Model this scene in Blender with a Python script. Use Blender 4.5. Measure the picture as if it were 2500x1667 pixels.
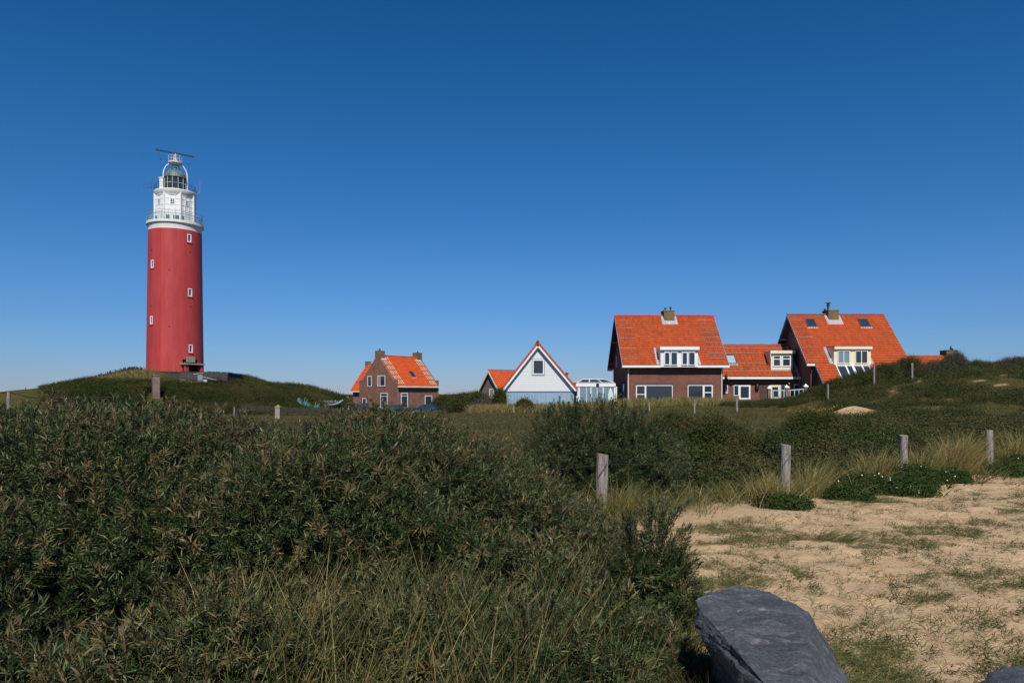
import bpy, bmesh, math, random
import numpy as np
from mathutils import Vector, Matrix

for o in list(bpy.data.objects):
    bpy.data.objects.remove(o)
S = bpy.context.scene
COL = S.collection
random.seed(7)
RNG = np.random.default_rng(11)
R = math.radians

# ------------------------------------------------------------ camera, sky, sun
F = 1750.0; CX = 1250.0; HY = 962.0; EYE = 1.65      # focal length in px of the photo, horizon row, eye height
cam = bpy.data.cameras.new('camera'); camo = bpy.data.objects.new('camera', cam); COL.objects.link(camo)
cam.sensor_width = 36.0; cam.lens = F / 2500 * 36
cam.shift_y = (HY - 833.5) / 2500
cam.clip_start = 0.1; cam.clip_end = 9000
camo.location = (0, 0, EYE); camo.rotation_euler = (R(90), 0, 0)
S.camera = camo

SUN_EL, SUN_AZ = 47.0, 176.0
W = bpy.data.worlds.new("World"); S.world = W; W.use_nodes = True
nt = W.node_tree; nt.nodes.clear()
sky = nt.nodes.new('ShaderNodeTexSky'); sky.sky_type = 'NISHITA'; sky.sun_disc = False
sky.sun_elevation = R(SUN_EL); sky.sun_rotation = R(SUN_AZ)
sky.air_density = 1.0; sky.dust_density = 0.0; sky.ozone_density = 2.0; sky.altitude = 0
hsv = nt.nodes.new('ShaderNodeHueSaturation'); hsv.inputs['Saturation'].default_value = 1.12
bg = nt.nodes.new('ShaderNodeBackground'); bg.inputs['Strength'].default_value = 0.075
wo = nt.nodes.new('ShaderNodeOutputWorld')
# clear polarised northern sky: pull the low band towards blue with a tint by elevation
tc = nt.nodes.new('ShaderNodeTexCoord'); sp = nt.nodes.new('ShaderNodeSeparateXYZ'); nt.links.new(tc.outputs['Generated'], sp.inputs[0])
tr = nt.nodes.new('ShaderNodeValToRGB'); nt.links.new(sp.outputs[2], tr.inputs[0])
SKYT = [(0.0, (.43, .56, .98)), (.06, (.48, .67, 1.07)), (.15, (.54, .76, 1.12)), (.30, (.50, .79, 1.12)), (.5, (.44, .75, 1.04)), (1.0, (.5, .75, 1.0))]
while len(tr.color_ramp.elements) > 1: tr.color_ramp.elements.remove(tr.color_ramp.elements[-1])
for i, (p_, c_) in enumerate(SKYT):
    e_ = tr.color_ramp.elements[0] if i == 0 else tr.color_ramp.elements.new(p_); e_.position = p_; e_.color = (*c_, 1)
mx = nt.nodes.new('ShaderNodeMix'); mx.data_type = 'RGBA'; mx.blend_type = 'MULTIPLY'; mx.inputs[0].default_value = 1
nt.links.new(sky.outputs[0], mx.inputs[6]); nt.links.new(tr.outputs[0], mx.inputs[7])
nt.links.new(mx.outputs[2], hsv.inputs['Color']); nt.links.new(hsv.outputs[0], bg.inputs['Color'])
nt.links.new(bg.outputs[0], wo.inputs['Surface'])
sl = bpy.data.lights.new('sun', 'SUN'); sl.energy = 4.8; sl.angle = R(0.5); sl.color = (1.0, 0.94, 0.86)
so = bpy.data.objects.new('sun', sl); COL.objects.link(so)
sdir = Vector((math.sin(R(SUN_AZ)) * math.cos(R(SUN_EL)), math.cos(R(SUN_AZ)) * math.cos(R(SUN_EL)), math.sin(R(SUN_EL))))
so.rotation_euler = sdir.to_track_quat('Z', 'Y').to_euler(); so.location = sdir * 60
S.view_settings.view_transform = 'Standard'; S.view_settings.look = 'None'
S.view_settings.exposure = 0.0; S.view_settings.gamma = 1.0

# ------------------------------------------------------------ helpers
def fx(px, Y): return (px - CX) / F * Y
def fz(py, Y): return EYE + (HY - py) / F * Y
def sstep(a, b, x):
    t = np.clip((np.asarray(x, float) - a) / (b - a), 0, 1); return t * t * (3 - 2 * t)

def tag(o, label=None, cat=None, group=None, kind=None):
    if label: o['label'] = label
    if cat: o['category'] = cat
    if group: o['group'] = group
    if kind: o['kind'] = kind
    return o
OFF = {}
def empty(name, loc, label, cat, group=None, rz=0.0, local=False):
    o = bpy.data.objects.new(name, None); COL.objects.link(o); o.location = loc; o.rotation_euler = (0, 0, rz)
    o.empty_display_size = 0.3
    tag(o, label, cat, group)
    OFF[o.name] = Vector((0, 0, 0)) if local else Vector(loc)
    return o

class G:
    def __init__(s): s.v = []; s.f = []
    def add(s, vs, fs):
        b = len(s.v); s.v += [tuple(v) for v in vs]; s.f += [tuple(i + b for i in f) for f in fs]; return s
    def box(s, x0, x1, y0, y1, z0, z1):
        return s.add([(x0,y0,z0),(x1,y0,z0),(x1,y1,z0),(x0,y1,z0),(x0,y0,z1),(x1,y0,z1),(x1,y1,z1),(x0,y1,z1)],
                     [(0,3,2,1),(4,5,6,7),(0,1,5,4),(1,2,6,5),(2,3,7,6),(3,0,4,7)])
    def hexa(s, p):
        return s.add(p, [(0,3,2,1),(4,5,6,7),(0,1,5,4),(1,2,6,5),(2,3,7,6),(3,0,4,7)])
    def prism(s, poly, ext):
        n = len(poly); e = Vector(ext)
        vs = [Vector(p) for p in poly] + [Vector(p) + e for p in poly]
        fs = [tuple(range(n)), tuple(range(2*n-1, n-1, -1))] + [(i, i+n, (i+1) % n + n, (i+1) % n) for i in range(n)]
        return s.add(vs, fs)
    def bar(s, a, b, w, h=None, up=(0,0,1)):
        a = Vector(a); b = Vector(b); h = h or w; d = (b-a).normalized(); up = Vector(up)
        if abs(d.dot(up)) > .98: up = Vector((0,1,0))
        x = d.cross(up).normalized(); y = x.cross(d).normalized()
        x *= w/2; y *= h/2
        return s.hexa([a-x-y, b-x-y, b+x-y, a+x-y, a-x+y, b-x+y, b+x+y, a+x+y])
    def tube(s, pts, rad, n=8, cap=True):
        pts = [Vector(p) for p in pts]; m = len(pts)
        rr = rad if isinstance(rad, (list, tuple)) else [rad]*m
        vs = []; px = None
        for i, p in enumerate(pts):
            d = (pts[min(i+1, m-1)] - pts[max(i-1, 0)]).normalized()
            if px is None:
                up = Vector((0,0,1)) if abs(d.z) < .9 else Vector((0,1,0))
                px = d.cross(up).normalized()
            px = (px - d*px.dot(d)).normalized(); py = d.cross(px)
            for k in range(n):
                a = 2*math.pi*k/n; vs.append(p + (px*math.cos(a) + py*math.sin(a))*rr[i])
        fs = [(i*n+k, i*n+(k+1) % n, (i+1)*n+(k+1) % n, (i+1)*n+k) for i in range(m-1) for k in range(n)]
        if cap: fs += [tuple(range(n-1, -1, -1)), tuple(range((m-1)*n, m*n))]
        return s.add(vs, fs)
    def lathe(s, prof, n=48, c=(0,0), rot=0.0, cap=True):
        vs = []; m = len(prof)
        for r, z in prof:
            for k in range(n):
                a = 2*math.pi*k/n + rot; vs.append((c[0]+r*math.cos(a), c[1]+r*math.sin(a), z))
        fs = [(i*n+k, i*n+(k+1) % n, (i+1)*n+(k+1) % n, (i+1)*n+k) for i in range(m-1) for k in range(n)]
        if cap: fs += [tuple(range(n-1, -1, -1)), tuple(range((m-1)*n, m*n))]
        return s.add(vs, fs)
    def mesh(s, name, off=Vector((0,0,0))):
        me = bpy.data.meshes.new(name)
        me.from_pydata([(v[0]-off[0], v[1]-off[1], v[2]-off[2]) for v in s.v], [], s.f); me.update()
        return me
    def build(s, name, mat, parent=None, smooth=False, origin=None, label=None, cuts=None, fixn=True):
        off = OFF[parent.name] if parent is not None else Vector(origin or (0,0,0))
        me = s.mesh(name, off)
        if fixn:
            bm = bmesh.new(); bm.from_mesh(me); bmesh.ops.recalc_face_normals(bm, faces=bm.faces); bm.to_mesh(me); bm.free()
        o = bpy.data.objects.new(name, me); COL.objects.link(o)
        if cuts and cuts.v:
            cm = cuts.mesh('cut', off); co = bpy.data.objects.new('cut', cm); COL.objects.link(co)
            mo = o.modifiers.new('b', 'BOOLEAN'); mo.object = co; mo.operation = 'DIFFERENCE'; mo.solver = 'EXACT'
            dg = bpy.context.evaluated_depsgraph_get()
            nm = bpy.data.meshes.new_from_object(o.evaluated_get(dg)); nm.name = name
            o.modifiers.clear(); o.data = nm; bpy.data.objects.remove(co); me = nm
        me.materials.clear(); me.materials.append(mat)
        if smooth:
            me.polygons.foreach_set('use_smooth', [True]*len(me.polygons))
            if smooth != 'all': me.set_sharp_from_angle(angle=R(38))
        if parent is not None: o.parent = parent
        else: o.location = off
        OFF[o.name] = off
        if label: o['label'] = label
        return o

class Plane:
    """a wall plane: O + u*U + z*Z, n pointing outwards"""
    def __init__(s, O, u, n, zv=(0,0,1)): s.O = Vector(O); s.u = Vector(u).normalized(); s.n = Vector(n).normalized(); s.z = Vector(zv).normalized()
    def p(s, u, z, d=0): return s.O + s.u*u + s.z*z + s.n*d
    def box(s, g, u0, u1, z0, z1, d0, d1):
        g.hexa([s.p(u0,z0,d1), s.p(u1,z0,d1), s.p(u1,z0,d0), s.p(u0,z0,d0), s.p(u0,z1,d1), s.p(u1,z1,d1), s.p(u1,z1,d0), s.p(u0,z1,d0)])

# ------------------------------------------------------------ materials
def mat(name):
    m = bpy.data.materials.new(name); m.use_nodes = True
    n = m.node_tree.nodes; b = n['Principled BSDF']
    return m, m.node_tree, b
def N(t, kind, **kw):
    n = t.nodes.new('ShaderNode'+kind)
    for k, v in kw.items():
        if k in n.inputs: n.inputs[k].default_value = v
        else: setattr(n, k, v)
    return n
def ramp(t, stops, fac=None, interp='LINEAR'):
    r = t.nodes.new('ShaderNodeValToRGB'); e = r.color_ramp; e.interpolation = interp
    while len(e.elements) > 1: e.elements.remove(e.elements[-1])
    for i, (p, c) in enumerate(stops):
        el = e.elements[0] if i == 0 else e.elements.new(p)
        el.position = p; el.color = (*c, 1)
    if fac: t.links.new(fac, r.inputs[0])
    return r
def mixc(t, a, b, fac, mode='MIX'):
    m = t.nodes.new('ShaderNodeMix'); m.data_type = 'RGBA'; m.blend_type = mode
    for sock, v in ((m.inputs[0], fac), (m.inputs[6], a), (m.inputs[7], b)):
        if hasattr(v, 'links'): t.links.new(v, sock)
        elif isinstance(v, (int, float)): sock.default_value = v
        else: sock.default_value = (*v, 1)
    return m.outputs[2]
def objco(t):
    return N(t, 'TexCoord').outputs['Object']
def noisy(name, c, var=0.12, scale=3.0, rough=0.7, spec=0.3, detail=6, bump=0.0, bscale=None, c2=None, metal=0.0, streak=False):
    """plain surface with mottling, stains and a little bump"""
    m, t, b = mat(name); co = objco(t)
    if streak:
        mp = N(t, 'Mapping'); mp.inputs['Scale'].default_value = (1, 1, .12); t.links.new(co, mp.inputs[0]); co = mp.outputs[0]
    n = N(t, 'TexNoise', Scale=scale, Detail=detail, Roughness=.65); t.links.new(co, n.inputs['Vector'])
    lo = tuple(x*(1-var*1.6) for x in c); hi = tuple(min(1, x*(1+var)) for x in c)
    r = ramp(t, [(.28, c2 or lo), (.5, c), (.75, hi)], n.outputs[0])
    t.links.new(r.outputs[0], b.inputs['Base Color'])
    b.inputs['Roughness'].default_value = rough; b.inputs['Specular IOR Level'].default_value = spec; b.inputs['Metallic'].default_value = metal
    if bump:
        n2 = N(t, 'TexNoise', Scale=bscale or scale*6, Detail=5); t.links.new(co, n2.inputs['Vector'])
        bp = N(t, 'Bump', Strength=1.0, Distance=bump); t.links.new(n2.outputs[0], bp.inputs['Height']); t.links.new(bp.outputs[0], b.inputs['Normal'])
    return m
def brick(name, c1, c2, mortar, moss=None):
    m, t, b = mat(name); co = objco(t)
    sx = N(t, 'SeparateXYZ'); t.links.new(co, sx.inputs[0])
    ad = N(t, 'Math', operation='ADD'); t.links.new(sx.outputs[0], ad.inputs[0]); t.links.new(sx.outputs[1], ad.inputs[1])
    cb = N(t, 'CombineXYZ'); t.links.new(ad.outputs[0], cb.inputs[0]); t.links.new(sx.outputs[2], cb.inputs[1])
    br = N(t, 'TexBrick', Scale=1.0); t.links.new(cb.outputs[0], br.inputs['Vector'])
    br.inputs['Color1'].default_value = (*c1, 1); br.inputs['Color2'].default_value = (*c2, 1); br.inputs['Mortar'].default_value = (*mortar, 1)
    br.inputs['Brick Width'].default_value = .22; br.inputs['Row Height'].default_value = .075; br.inputs['Mortar Size'].default_value = .009
    br.inputs['Mortar Smooth'].default_value = .2; br.inputs['Bias'].default_value = -.1
    n = N(t, 'TexNoise', Scale=.9, Detail=7, Roughness=.7); t.links.new(co, n.inputs['Vector'])
    r = ramp(t, [(.3, (.62, .62, .64)), (.55, (1, 1, 1)), (.8, (1.25, 1.15, 1.1))], n.outputs[0])
    c = mixc(t, br.outputs['Color'], r.outputs[0], 1.0, 'MULTIPLY')
    if moss:
        n3 = N(t, 'TexNoise', Scale=2.3, Detail=6); t.links.new(co, n3.inputs['Vector'])
        r3 = ramp(t, [(.38, (0, 0, 0)), (.62, (1, 1, 1))], n3.outputs[0])
        mu = N(t, 'Math', operation='MULTIPLY'); mu.inputs[1].default_value = .85; t.links.new(r3.outputs[0], mu.inputs[0])
        c = mixc(t, c, moss, mu.outputs[0])
    t.links.new(c, b.inputs['Base Color']); b.inputs['Roughness'].default_value = .85
    bp = N(t, 'Bump', Strength=.6, Distance=.01); t.links.new(br.outputs['Fac'], bp.inputs['Height']); bp.invert = True
    t.links.new(bp.outputs[0], b.inputs['Normal'])
    return m
def tiles(name, cols, moss=0.5, dirt=(.16, .06, .02)):
    """roof pantiles: every tile its own shade, lichen in blotches"""
    m, t, b = mat(name)
    uv = N(t, 'UVMap'); uv.uv_map = 'UVMap'
    fl = N(t, 'VectorMath', operation='FLOOR'); t.links.new(uv.outputs[0], fl.inputs[0])
    wn = N(t, 'TexWhiteNoise', noise_dimensions='2D'); t.links.new(fl.outputs[0], wn.inputs['Vector'])
    r = ramp(t, list(zip([0, .35, .7, 1], cols)), wn.outputs['Value'])
    co = objco(t)
    n = N(t, 'TexNoise', Scale=1.1, Detail=8, Roughness=.72); t.links.new(co, n.inputs['Vector'])
    r2 = ramp(t, [(.46, (0, 0, 0)), (.72, (1, 1, 1))], n.outputs[0])
    mu = N(t, 'Math', operation='MULTIPLY'); mu.inputs[1].default_value = moss; t.links.new(r2.outputs[0], mu.inputs[0])
    c = mixc(t, r.outputs[0], dirt, mu.outputs[0])
    n4 = N(t, 'TexNoise', Scale=9, Detail=4); t.links.new(co, n4.inputs['Vector'])
    r4 = ramp(t, [(.3, (.75, .75, .75)), (.6, (1.05, 1.05, 1.05))], n4.outputs[0])
    c = mixc(t, c, r4.outputs[0], 1.0, 'MULTIPLY')
    t.links.new(c, b.inputs['Base Color']); b.inputs['Roughness'].default_value = .6; b.inputs['Specular IOR Level'].default_value = .3
    return m
def boards(name, c, step, axis, gap=(.1, .1, .1), var=.06, w=.12, depth=.02, rough=.6):
    """painted boards: narrow dark joints every step metres along an axis"""
    m, t, b = mat(name); co = objco(t)
    sx = N(t, 'SeparateXYZ'); t.links.new(co, sx.inputs[0])
    dv = N(t, 'Math', operation='DIVIDE'); dv.inputs[1].default_value = step; t.links.new(sx.outputs[axis], dv.inputs[0])
    fr = N(t, 'Math', operation='FRACT'); t.links.new(dv.outputs[0], fr.inputs[0])
    fl = N(t, 'Math', operation='FLOOR'); t.links.new(dv.outputs[0], fl.inputs[0])
    wn = N(t, 'TexWhiteNoise', noise_dimensions='1D'); t.links.new(fl.outputs[0], wn.inputs['W'])
    n = N(t, 'TexNoise', Scale=2.5, Detail=6); t.links.new(co, n.inputs['Vector'])
    av = N(t, 'Math', operation='ADD'); t.links.new(wn.outputs[0], av.inputs[0]); t.links.new(n.outputs[0], av.inputs[1])
    r = ramp(t, [(0.2, tuple(x*(1-var*2) for x in c)), (.9, c)], av.outputs[0])
    g = ramp(t, [(0, (0, 0, 0)), (w, (1, 1, 1))], fr.outputs[0])
    col = mixc(t, gap, r.outputs[0], g.outputs[0])
    t.links.new(col, b.inputs['Base Color']); b.inputs['Roughness'].default_value = rough
    bp = N(t, 'Bump', Strength=1, Distance=depth); t.links.new(fr.outputs[0] if depth > .015 else g.outputs[0], bp.inputs['Height']); t.links.new(bp.outputs[0], b.inputs['Normal'])
    return m
def leafmat(name, stops, back=None, rough=.5, spec=.35, trans=.15, patch=None, pscale=.5):
    """foliage: colour from the per-leaf 'tint' attribute, paler underside, some light passing through"""
    m, t, b = mat(name)
    at = N(t, 'Attribute'); at.attribute_name = 'tint'
    r = ramp(t, stops, at.outputs['Fac']); c = r.outputs[0]
    if patch:
        n = N(t, 'TexNoise', Scale=pscale, Detail=5); t.links.new(objco(t), n.inputs['Vector'])
        rr = ramp(t, [(.42, (0, 0, 0)), (.62, (1, 1, 1))], n.outputs[0])
        c = mixc(t, c, mixc(t, c, patch, .75), rr.outputs[0])
    if back:
        ge = N(t, 'NewGeometry'); c = mixc(t, c, mixc(t, c, back, .6), ge.outputs['Backfacing'])
    t.links.new(c, b.inputs['Base Color']); b.inputs['Roughness'].default_value = rough; b.inputs['Specular IOR Level'].default_value = spec
    if trans:
        tr = N(t, 'BsdfTranslucent'); t.links.new(c, tr.inputs[0]); ms = N(t, 'MixShader'); ms.inputs[0].default_value = trans
        out = [n for n in t.nodes if n.type == 'OUTPUT_MATERIAL'][0]
        t.links.new(b.outputs[0], ms.inputs[1]); t.links.new(tr.outputs[0], ms.inputs[2]); t.links.new(ms.outputs[0], out.inputs['Surface'])
    return m
def glassmat(name, c, rough=.04, spec=.6, alpha=1.0):
    m, t, b = mat(name); b.inputs['Base Color'].default_value = (*c, 1); b.inputs['Roughness'].default_value = rough
    b.inputs['Specular IOR Level'].default_value = spec; b.inputs['Alpha'].default_value = alpha
    n = N(t, 'TexNoise', Scale=1.6, Detail=2); t.links.new(objco(t), n.inputs['Vector'])
    bp = N(t, 'Bump', Strength=.3, Distance=.01); t.links.new(n.outputs[0], bp.inputs['Height']); t.links.new(bp.outputs[0], b.inputs['Normal'])
    return m

M = {}
M['white'] = noisy('white_paint', (.74, .75, .74), .06, 1.5, .5, .4)
M['whitewall'] = noisy('weathered_white_paint', (.70, .70, .66), .08, .9, .6, .3, streak=True)
M['cream'] = noisy('cream_paint', (.74, .68, .50), .05, 1.5, .5, .4)
M['grey'] = noisy('grey_paint', (.22, .24, .26), .1, 1.5, .5, .4)
M['darkgrey'] = noisy('dark_grey_metal', (.05, .055, .06), .2, 3, .5, .4)
M['black'] = noisy('black_metal', (.015, .015, .017), .2, 3, .5, .4)
M['lead'] = noisy('lead_sheet', (.38, .38, .40), .22, 2.5, .6, .4, bump=.01)
M['galv'] = noisy('galvanised_rail', (.36, .29, .26), .1, 4, .4, .5)
M['rust'] = noisy('rail_dark', (.16, .09, .07), .1, 4, .6, .3)
M['brickA'] = brick('red_brown_brick', (.225, .074, .044), (.135, .044, .028), (.18, .115, .088))
M['brickS'] = brick('brown_brick', (.255, .115, .078), (.18, .078, .054), (.20, .13, .10))
M['brickC'] = brick('mossy_chimney_brick', (.17, .11, .06), (.11, .07, .045), (.14, .11, .08), (.20, .135, .02))
M['brickP'] = brick('pale_brick', (.24, .15, .12), (.16, .10, .085), (.26, .22, .19))
M['tileA'] = tiles('orange_pantiles', [(.37, .062, .017), (.42, .074, .019), (.47, .090, .023), (.40, .069, .019)], .5)
M['tileB'] = tiles('orange_red_pantiles', [(.39, .063, .016), (.43, .073, .018), (.47, .084, .020), (.41, .068, .018)], .35)
M['tileN'] = tiles('bright_orange_pantiles', [(.50, .072, .014), (.56, .088, .017), (.60, .10, .020), (.53, .080, .016)], .3)
M['siding'] = boards('white_siding', (.80, .82, .82), .19, 2, (.42, .45, .48), .03, .16, .03)
M['bluewood'] = boards('blue_grey_boards', (.27, .38, .48), .16, 0, (.10, .15, .20), .10, .12, .012)
M['oldwood'] = boards('weathered_grey_boards', (.19, .165, .145), .14, 2, (.05, .045, .04), .25, .14, .012, .9)
M['fencewood'] = boards('grey_palisade', (.17, .17, .175), .22, 0, (.03, .03, .03), .25, .2, .012, .9)
M['post'] = noisy('weathered_post_wood', (.25, .225, .20), .5, 22, .95, .1, bump=.02, bscale=45, streak=True, c2=(.07, .06, .05))
M['glass'] = glassmat('window_glass', (.026, .038, .054))
M['glass2'] = glassmat('sky_lit_glass', (.30, .42, .50), .08)
M['glassblue'] = glassmat('conservatory_glass', (.16, .24, .30), .05, .8)
M['glassclear'] = glassmat('balcony_glass', (.30, .42, .42), .1, .6, .35)
M['curtain'] = noisy('curtain', (.34, .28, .26), .1, 4)
M['copper'] = noisy('patinated_copper', (.10, .16, .15), .35, 2.2, .55, .5, c2=(.09, .05, .05), metal=.0)
M['darkpaint'] = noisy('dark_brown_paint', (.045, .03, .025), .2, 3)
M['curb'] = noisy('concrete', (.27, .25, .21), .15, 3, .85)
M['balus'] = noisy('pale_blue_rail', (.42, .48, .53), .1, 2)

# lighthouse red with chalky worn places low down
m, t, b = mat('lighthouse_red'); co = objco(t)
n = N(t, 'TexNoise', Scale=.8, Detail=8, Roughness=.65); mp = N(t, 'Mapping'); mp.inputs['Scale'].default_value = (1, 1, .16)
t.links.new(co, mp.inputs[0]); t.links.new(mp.outputs[0], n.inputs['Vector'])
r = ramp(t, [(.3, (.35, .037, .038)), (.5, (.41, .050, .050)), (.75, (.48, .074, .070))], n.outputs[0])
sx = N(t, 'SeparateXYZ'); t.links.new(co, sx.inputs[0])
n2 = N(t, 'TexNoise', Scale=1.3, Detail=9, Roughness=.8); t.links.new(co, n2.inputs['Vector'])
r2 = ramp(t, [(.60, (0, 0, 0)), (.72, (1, 1, 1))], n2.outputs[0])
mr = N(t, 'MapRange'); mr.inputs[1].default_value = 6.5; mr.inputs[2].default_value = 1.5; t.links.new(sx.outputs[2], mr.inputs[0])
mu = N(t, 'Math', operation='MULTIPLY'); t.links.new(r2.outputs[0], mu.inputs[0]); t.links.new(mr.outputs[0], mu.inputs[1])
mu2 = N(t, 'Math', operation='MULTIPLY'); mu2.inputs[1].default_value = .45; t.links.new(mu.outputs[0], mu2.inputs[0])
t.links.new(mixc(t, r.outputs[0], (.60, .30, .27), mu2.outputs[0]), b.inputs['Base Color']); b.inputs['Roughness'].default_value = .55
b.inputs['Specular IOR Level'].default_value = .25
bp = N(t, 'Bump', Strength=.5, Distance=.03); t.links.new(n2.outputs[0], bp.inputs['Height']); t.links.new(bp.outputs[0], b.inputs['Normal'])
M['lred'] = m

# basalt boulder
m, t, b = mat('blue_grey_rock'); co = objco(t)
n = N(t, 'TexNoise', Scale=3.0, Detail=10, Roughness=.7); t.links.new(co, n.inputs['Vector'])
r = ramp(t, [(.3, (.045, .050, .058)), (.55, (.078, .085, .096)), (.8, (.118, .124, .132))], n.outputs[0])
mp = N(t, 'Mapping'); mp.inputs['Rotation'].default_value = (.3, .2, .9); mp.inputs['Scale'].default_value = (1, 3.5, 1.5); t.links.new(co, mp.inputs[0])
n2 = N(t, 'TexNoise', Scale=3.2, Detail=10, Roughness=.78, Distortion=.8); t.links.new(mp.outputs[0], n2.inputs['Vector'])
r2 = ramp(t, [(.50, (0, 0, 0)), (.58, (.25, .25, .25)), (.65, (.9, .9, .9))], n2.outputs[0])
n3 = N(t, 'TexNoise', Scale=60, Detail=4); t.links.new(co, n3.inputs['Vector'])
r3 = ramp(t, [(.4, (.8, .8, .8)), (.65, (1.25, 1.25, 1.25))], n3.outputs[0])
c = mixc(t, r.outputs[0], (.23, .235, .25), r2.outputs[0])
n5 = N(t, 'TexNoise', Scale=1.7, Detail=6); t.links.new(co, n5.inputs['Vector']); r5 = ramp(t, [(.58, (0, 0, 0)), (.72, (.5, .5, .5))], n5.outputs[0])
c = mixc(t, c, (.16, .13, .11), r5.outputs[0])
t.links.new(mixc(t, c, r3.outputs[0], 1.0, 'MULTIPLY'), b.inputs['Base Color']); b.inputs['Roughness'].default_value = .72
b.inputs['Specular IOR Level'].default_value = .3
n4 = N(t, 'TexNoise', Scale=14, Detail=10, Roughness=.7); t.links.new(co, n4.inputs['Vector'])
bp = N(t, 'Bump', Strength=1.0, Distance=.03); t.links.new(n4.outputs[0], bp.inputs['Height']); t.links.new(bp.outputs[0], b.inputs['Normal'])
M['rock'] = m

# ------------------------------------------------------------ numeric noise
def _h(ix, iy, s):
    n = (ix.astype(np.int64)*374761393 + iy.astype(np.int64)*668265263 + s*1442695041) & 0x7fffffff
    n = ((n ^ (n >> 13))*1274126177) & 0x7fffffff
    return ((n ^ (n >> 16)) & 0xffff)/65535.0
def vn(x, y, s=0):
    x = np.asarray(x, float); y = np.asarray(y, float)
    ix = np.floor(x); iy = np.floor(y); u = x-ix; v = y-iy; u = u*u*(3-2*u); v = v*v*(3-2*v)
    a = _h(ix, iy, s); b_ = _h(ix+1, iy, s); c = _h(ix, iy+1, s); d = _h(ix+1, iy+1, s)
    return (a*(1-u)+b_*u)*(1-v)+(c*(1-u)+d*u)*v
def fbm(x, y, s=0, o=4):
    r = 0; a = .5; x = np.asarray(x, float); y = np.asarray(y, float)
    for i in range(o): r = r+a*vn(x*2**i, y*2**i, s+i*17); a *= .5
    return r/(1-.5**o)
def lobes(x, y, size, s=0):
    """0..1 rounded heads: 1 at the middle of each lobe, 0 in the gaps"""
    x = np.asarray(x, float)/size; y = np.asarray(y, float)/size
    ix = np.floor(x); iy = np.floor(y); best = np.full(x.shape, 9.)
    for i in (-1, 0, 1):
        for j in (-1, 0, 1):
            cx = ix+i+.15+.7*_h(ix+i, iy+j, s+3); cy = iy+j+.15+.7*_h(ix+i, iy+j, s+5)
            rr = .75+.5*_h(ix+i, iy+j, s+9)
            best = np.minimum(best, ((x-cx)**2+(y-cy)**2)/rr**2)
    return np.sqrt(np.clip(1-best, 0, 1))

# ------------------------------------------------------------ terrain
LX, LY = fx(428, 113), 113.0          # lighthouse centre
def H(x, y):
    x = np.asarray(x, float); y = np.asarray(y, float)
    base = -1.3*sstep(28, 95, y)*(1-sstep(-14, 0, x)) + .15*sstep(45, 70, y)*sstep(-8, 0, x) + .45*sstep(55, 70, y)*sstep(8, 12, x)
    dy = np.where(y < LY, (LY-y)*1.25, (y-LY)*.8)
    dxx = (x-LX)+1.1*np.maximum(x-LX-10, 0)
    d = np.hypot(dxx, dy) + 1.6*(fbm(x*.12, y*.12, 5)-.5)
    mound = np.interp(d, [0, 7, 10.5, 14, 18, 28, 40, 60], [5.15, 5.0, 4.2, 3.2, 2.6, 1.6, -.6, -1.6])
    z = np.maximum(base, mound) + .25*np.exp(-((base-mound)/.8)**2)*sstep(40, 80, y)
    z = z + .4*np.exp(-((x+42)/20)**2-((y-150)/14)**2) + 1.6*np.exp(-((x+5)/16)**2-((y-165)/14)**2) + 1.8*np.exp(-((x+100)/40)**2-((y-150)/20)**2)
    z = z + .5*np.exp(-((x-fx(2080, 45))/1.1)**2-((y-45)/1.3)**2)
    crest = np.interp(x, [14, 17.6, 20.8, 24, 27.2, 33.6, 40, 49.6, 80], [0, .45, .55, 1.2, 2.1, 3.1, 3.45, 3.9, 4.2])
    z = z + crest*sstep(31, 56, y)*(1-.85*sstep(58, 69, y))
    z = z + (fbm(x*.35, y*.35, 2)-.5)*.16*sstep(4, 14, y) + (fbm(x*.1, y*.1, 8)-.5)*.5*sstep(25, 60, y)
    z = z + (fbm(x*1.6, y*1.6, 3)-.5)*.07
    return z
def sandmask(x, y):
    x = np.asarray(x, float); y = np.asarray(y, float)
    # line of the fence and the sand path on the camera's side of it
    d = np.array([9.3, 6.2]); d = d/np.hypot(*d)
    near = (x-1.2)*d[1]-(y-9.6)*d[0]
    nn = fbm(x*.8, y*.8, 21)-.5
    a = sstep(.25, .75, near-.5+nn*1.3)
    edge = .72+.16*(y-4)+(fbm(x*1.3, y*1.3, 31)-.5)*.7
    b_ = sstep(-.15, .35, x-edge)
    return a*b_*(1-sstep(22, 30, y))
def bare(x, y):
    """bare sand on the far dunes"""
    x = np.asarray(x, float); y = np.asarray(y, float)
    n = fbm(x*.5, y*.5, 44)-.5
    def blob(px, py, Y, rx, ry): 
        return sstep(1.25, .75, np.hypot((x-fx(px, Y))/rx, (y-Y)/ry)+n*.9)
    s = blob(2080, 990, 45, 1.15, 1.5)
    pat = sstep(.40, .56, fbm(x*.9, y*.9, 45))
    s = np.maximum(s, .75*sstep(.70, .75, fbm(x*1.3, y*1.6, 46))*sstep(24, 29, x)*sstep(36, 40, y)*(1-sstep(54, 57, y)))
    s = np.maximum(s, pat*blob(440, 925, 102, 4.5, 2.2)); s = np.maximum(s, .85*blob(702, 955, 119, 2.6, 7))
    s = np.maximum(s, pat*.9*blob(580, 930, 104, 2.4, 2)); s = np.maximum(s, pat*.7*blob(640, 935, 112, 2, 2))
    return s

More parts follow.
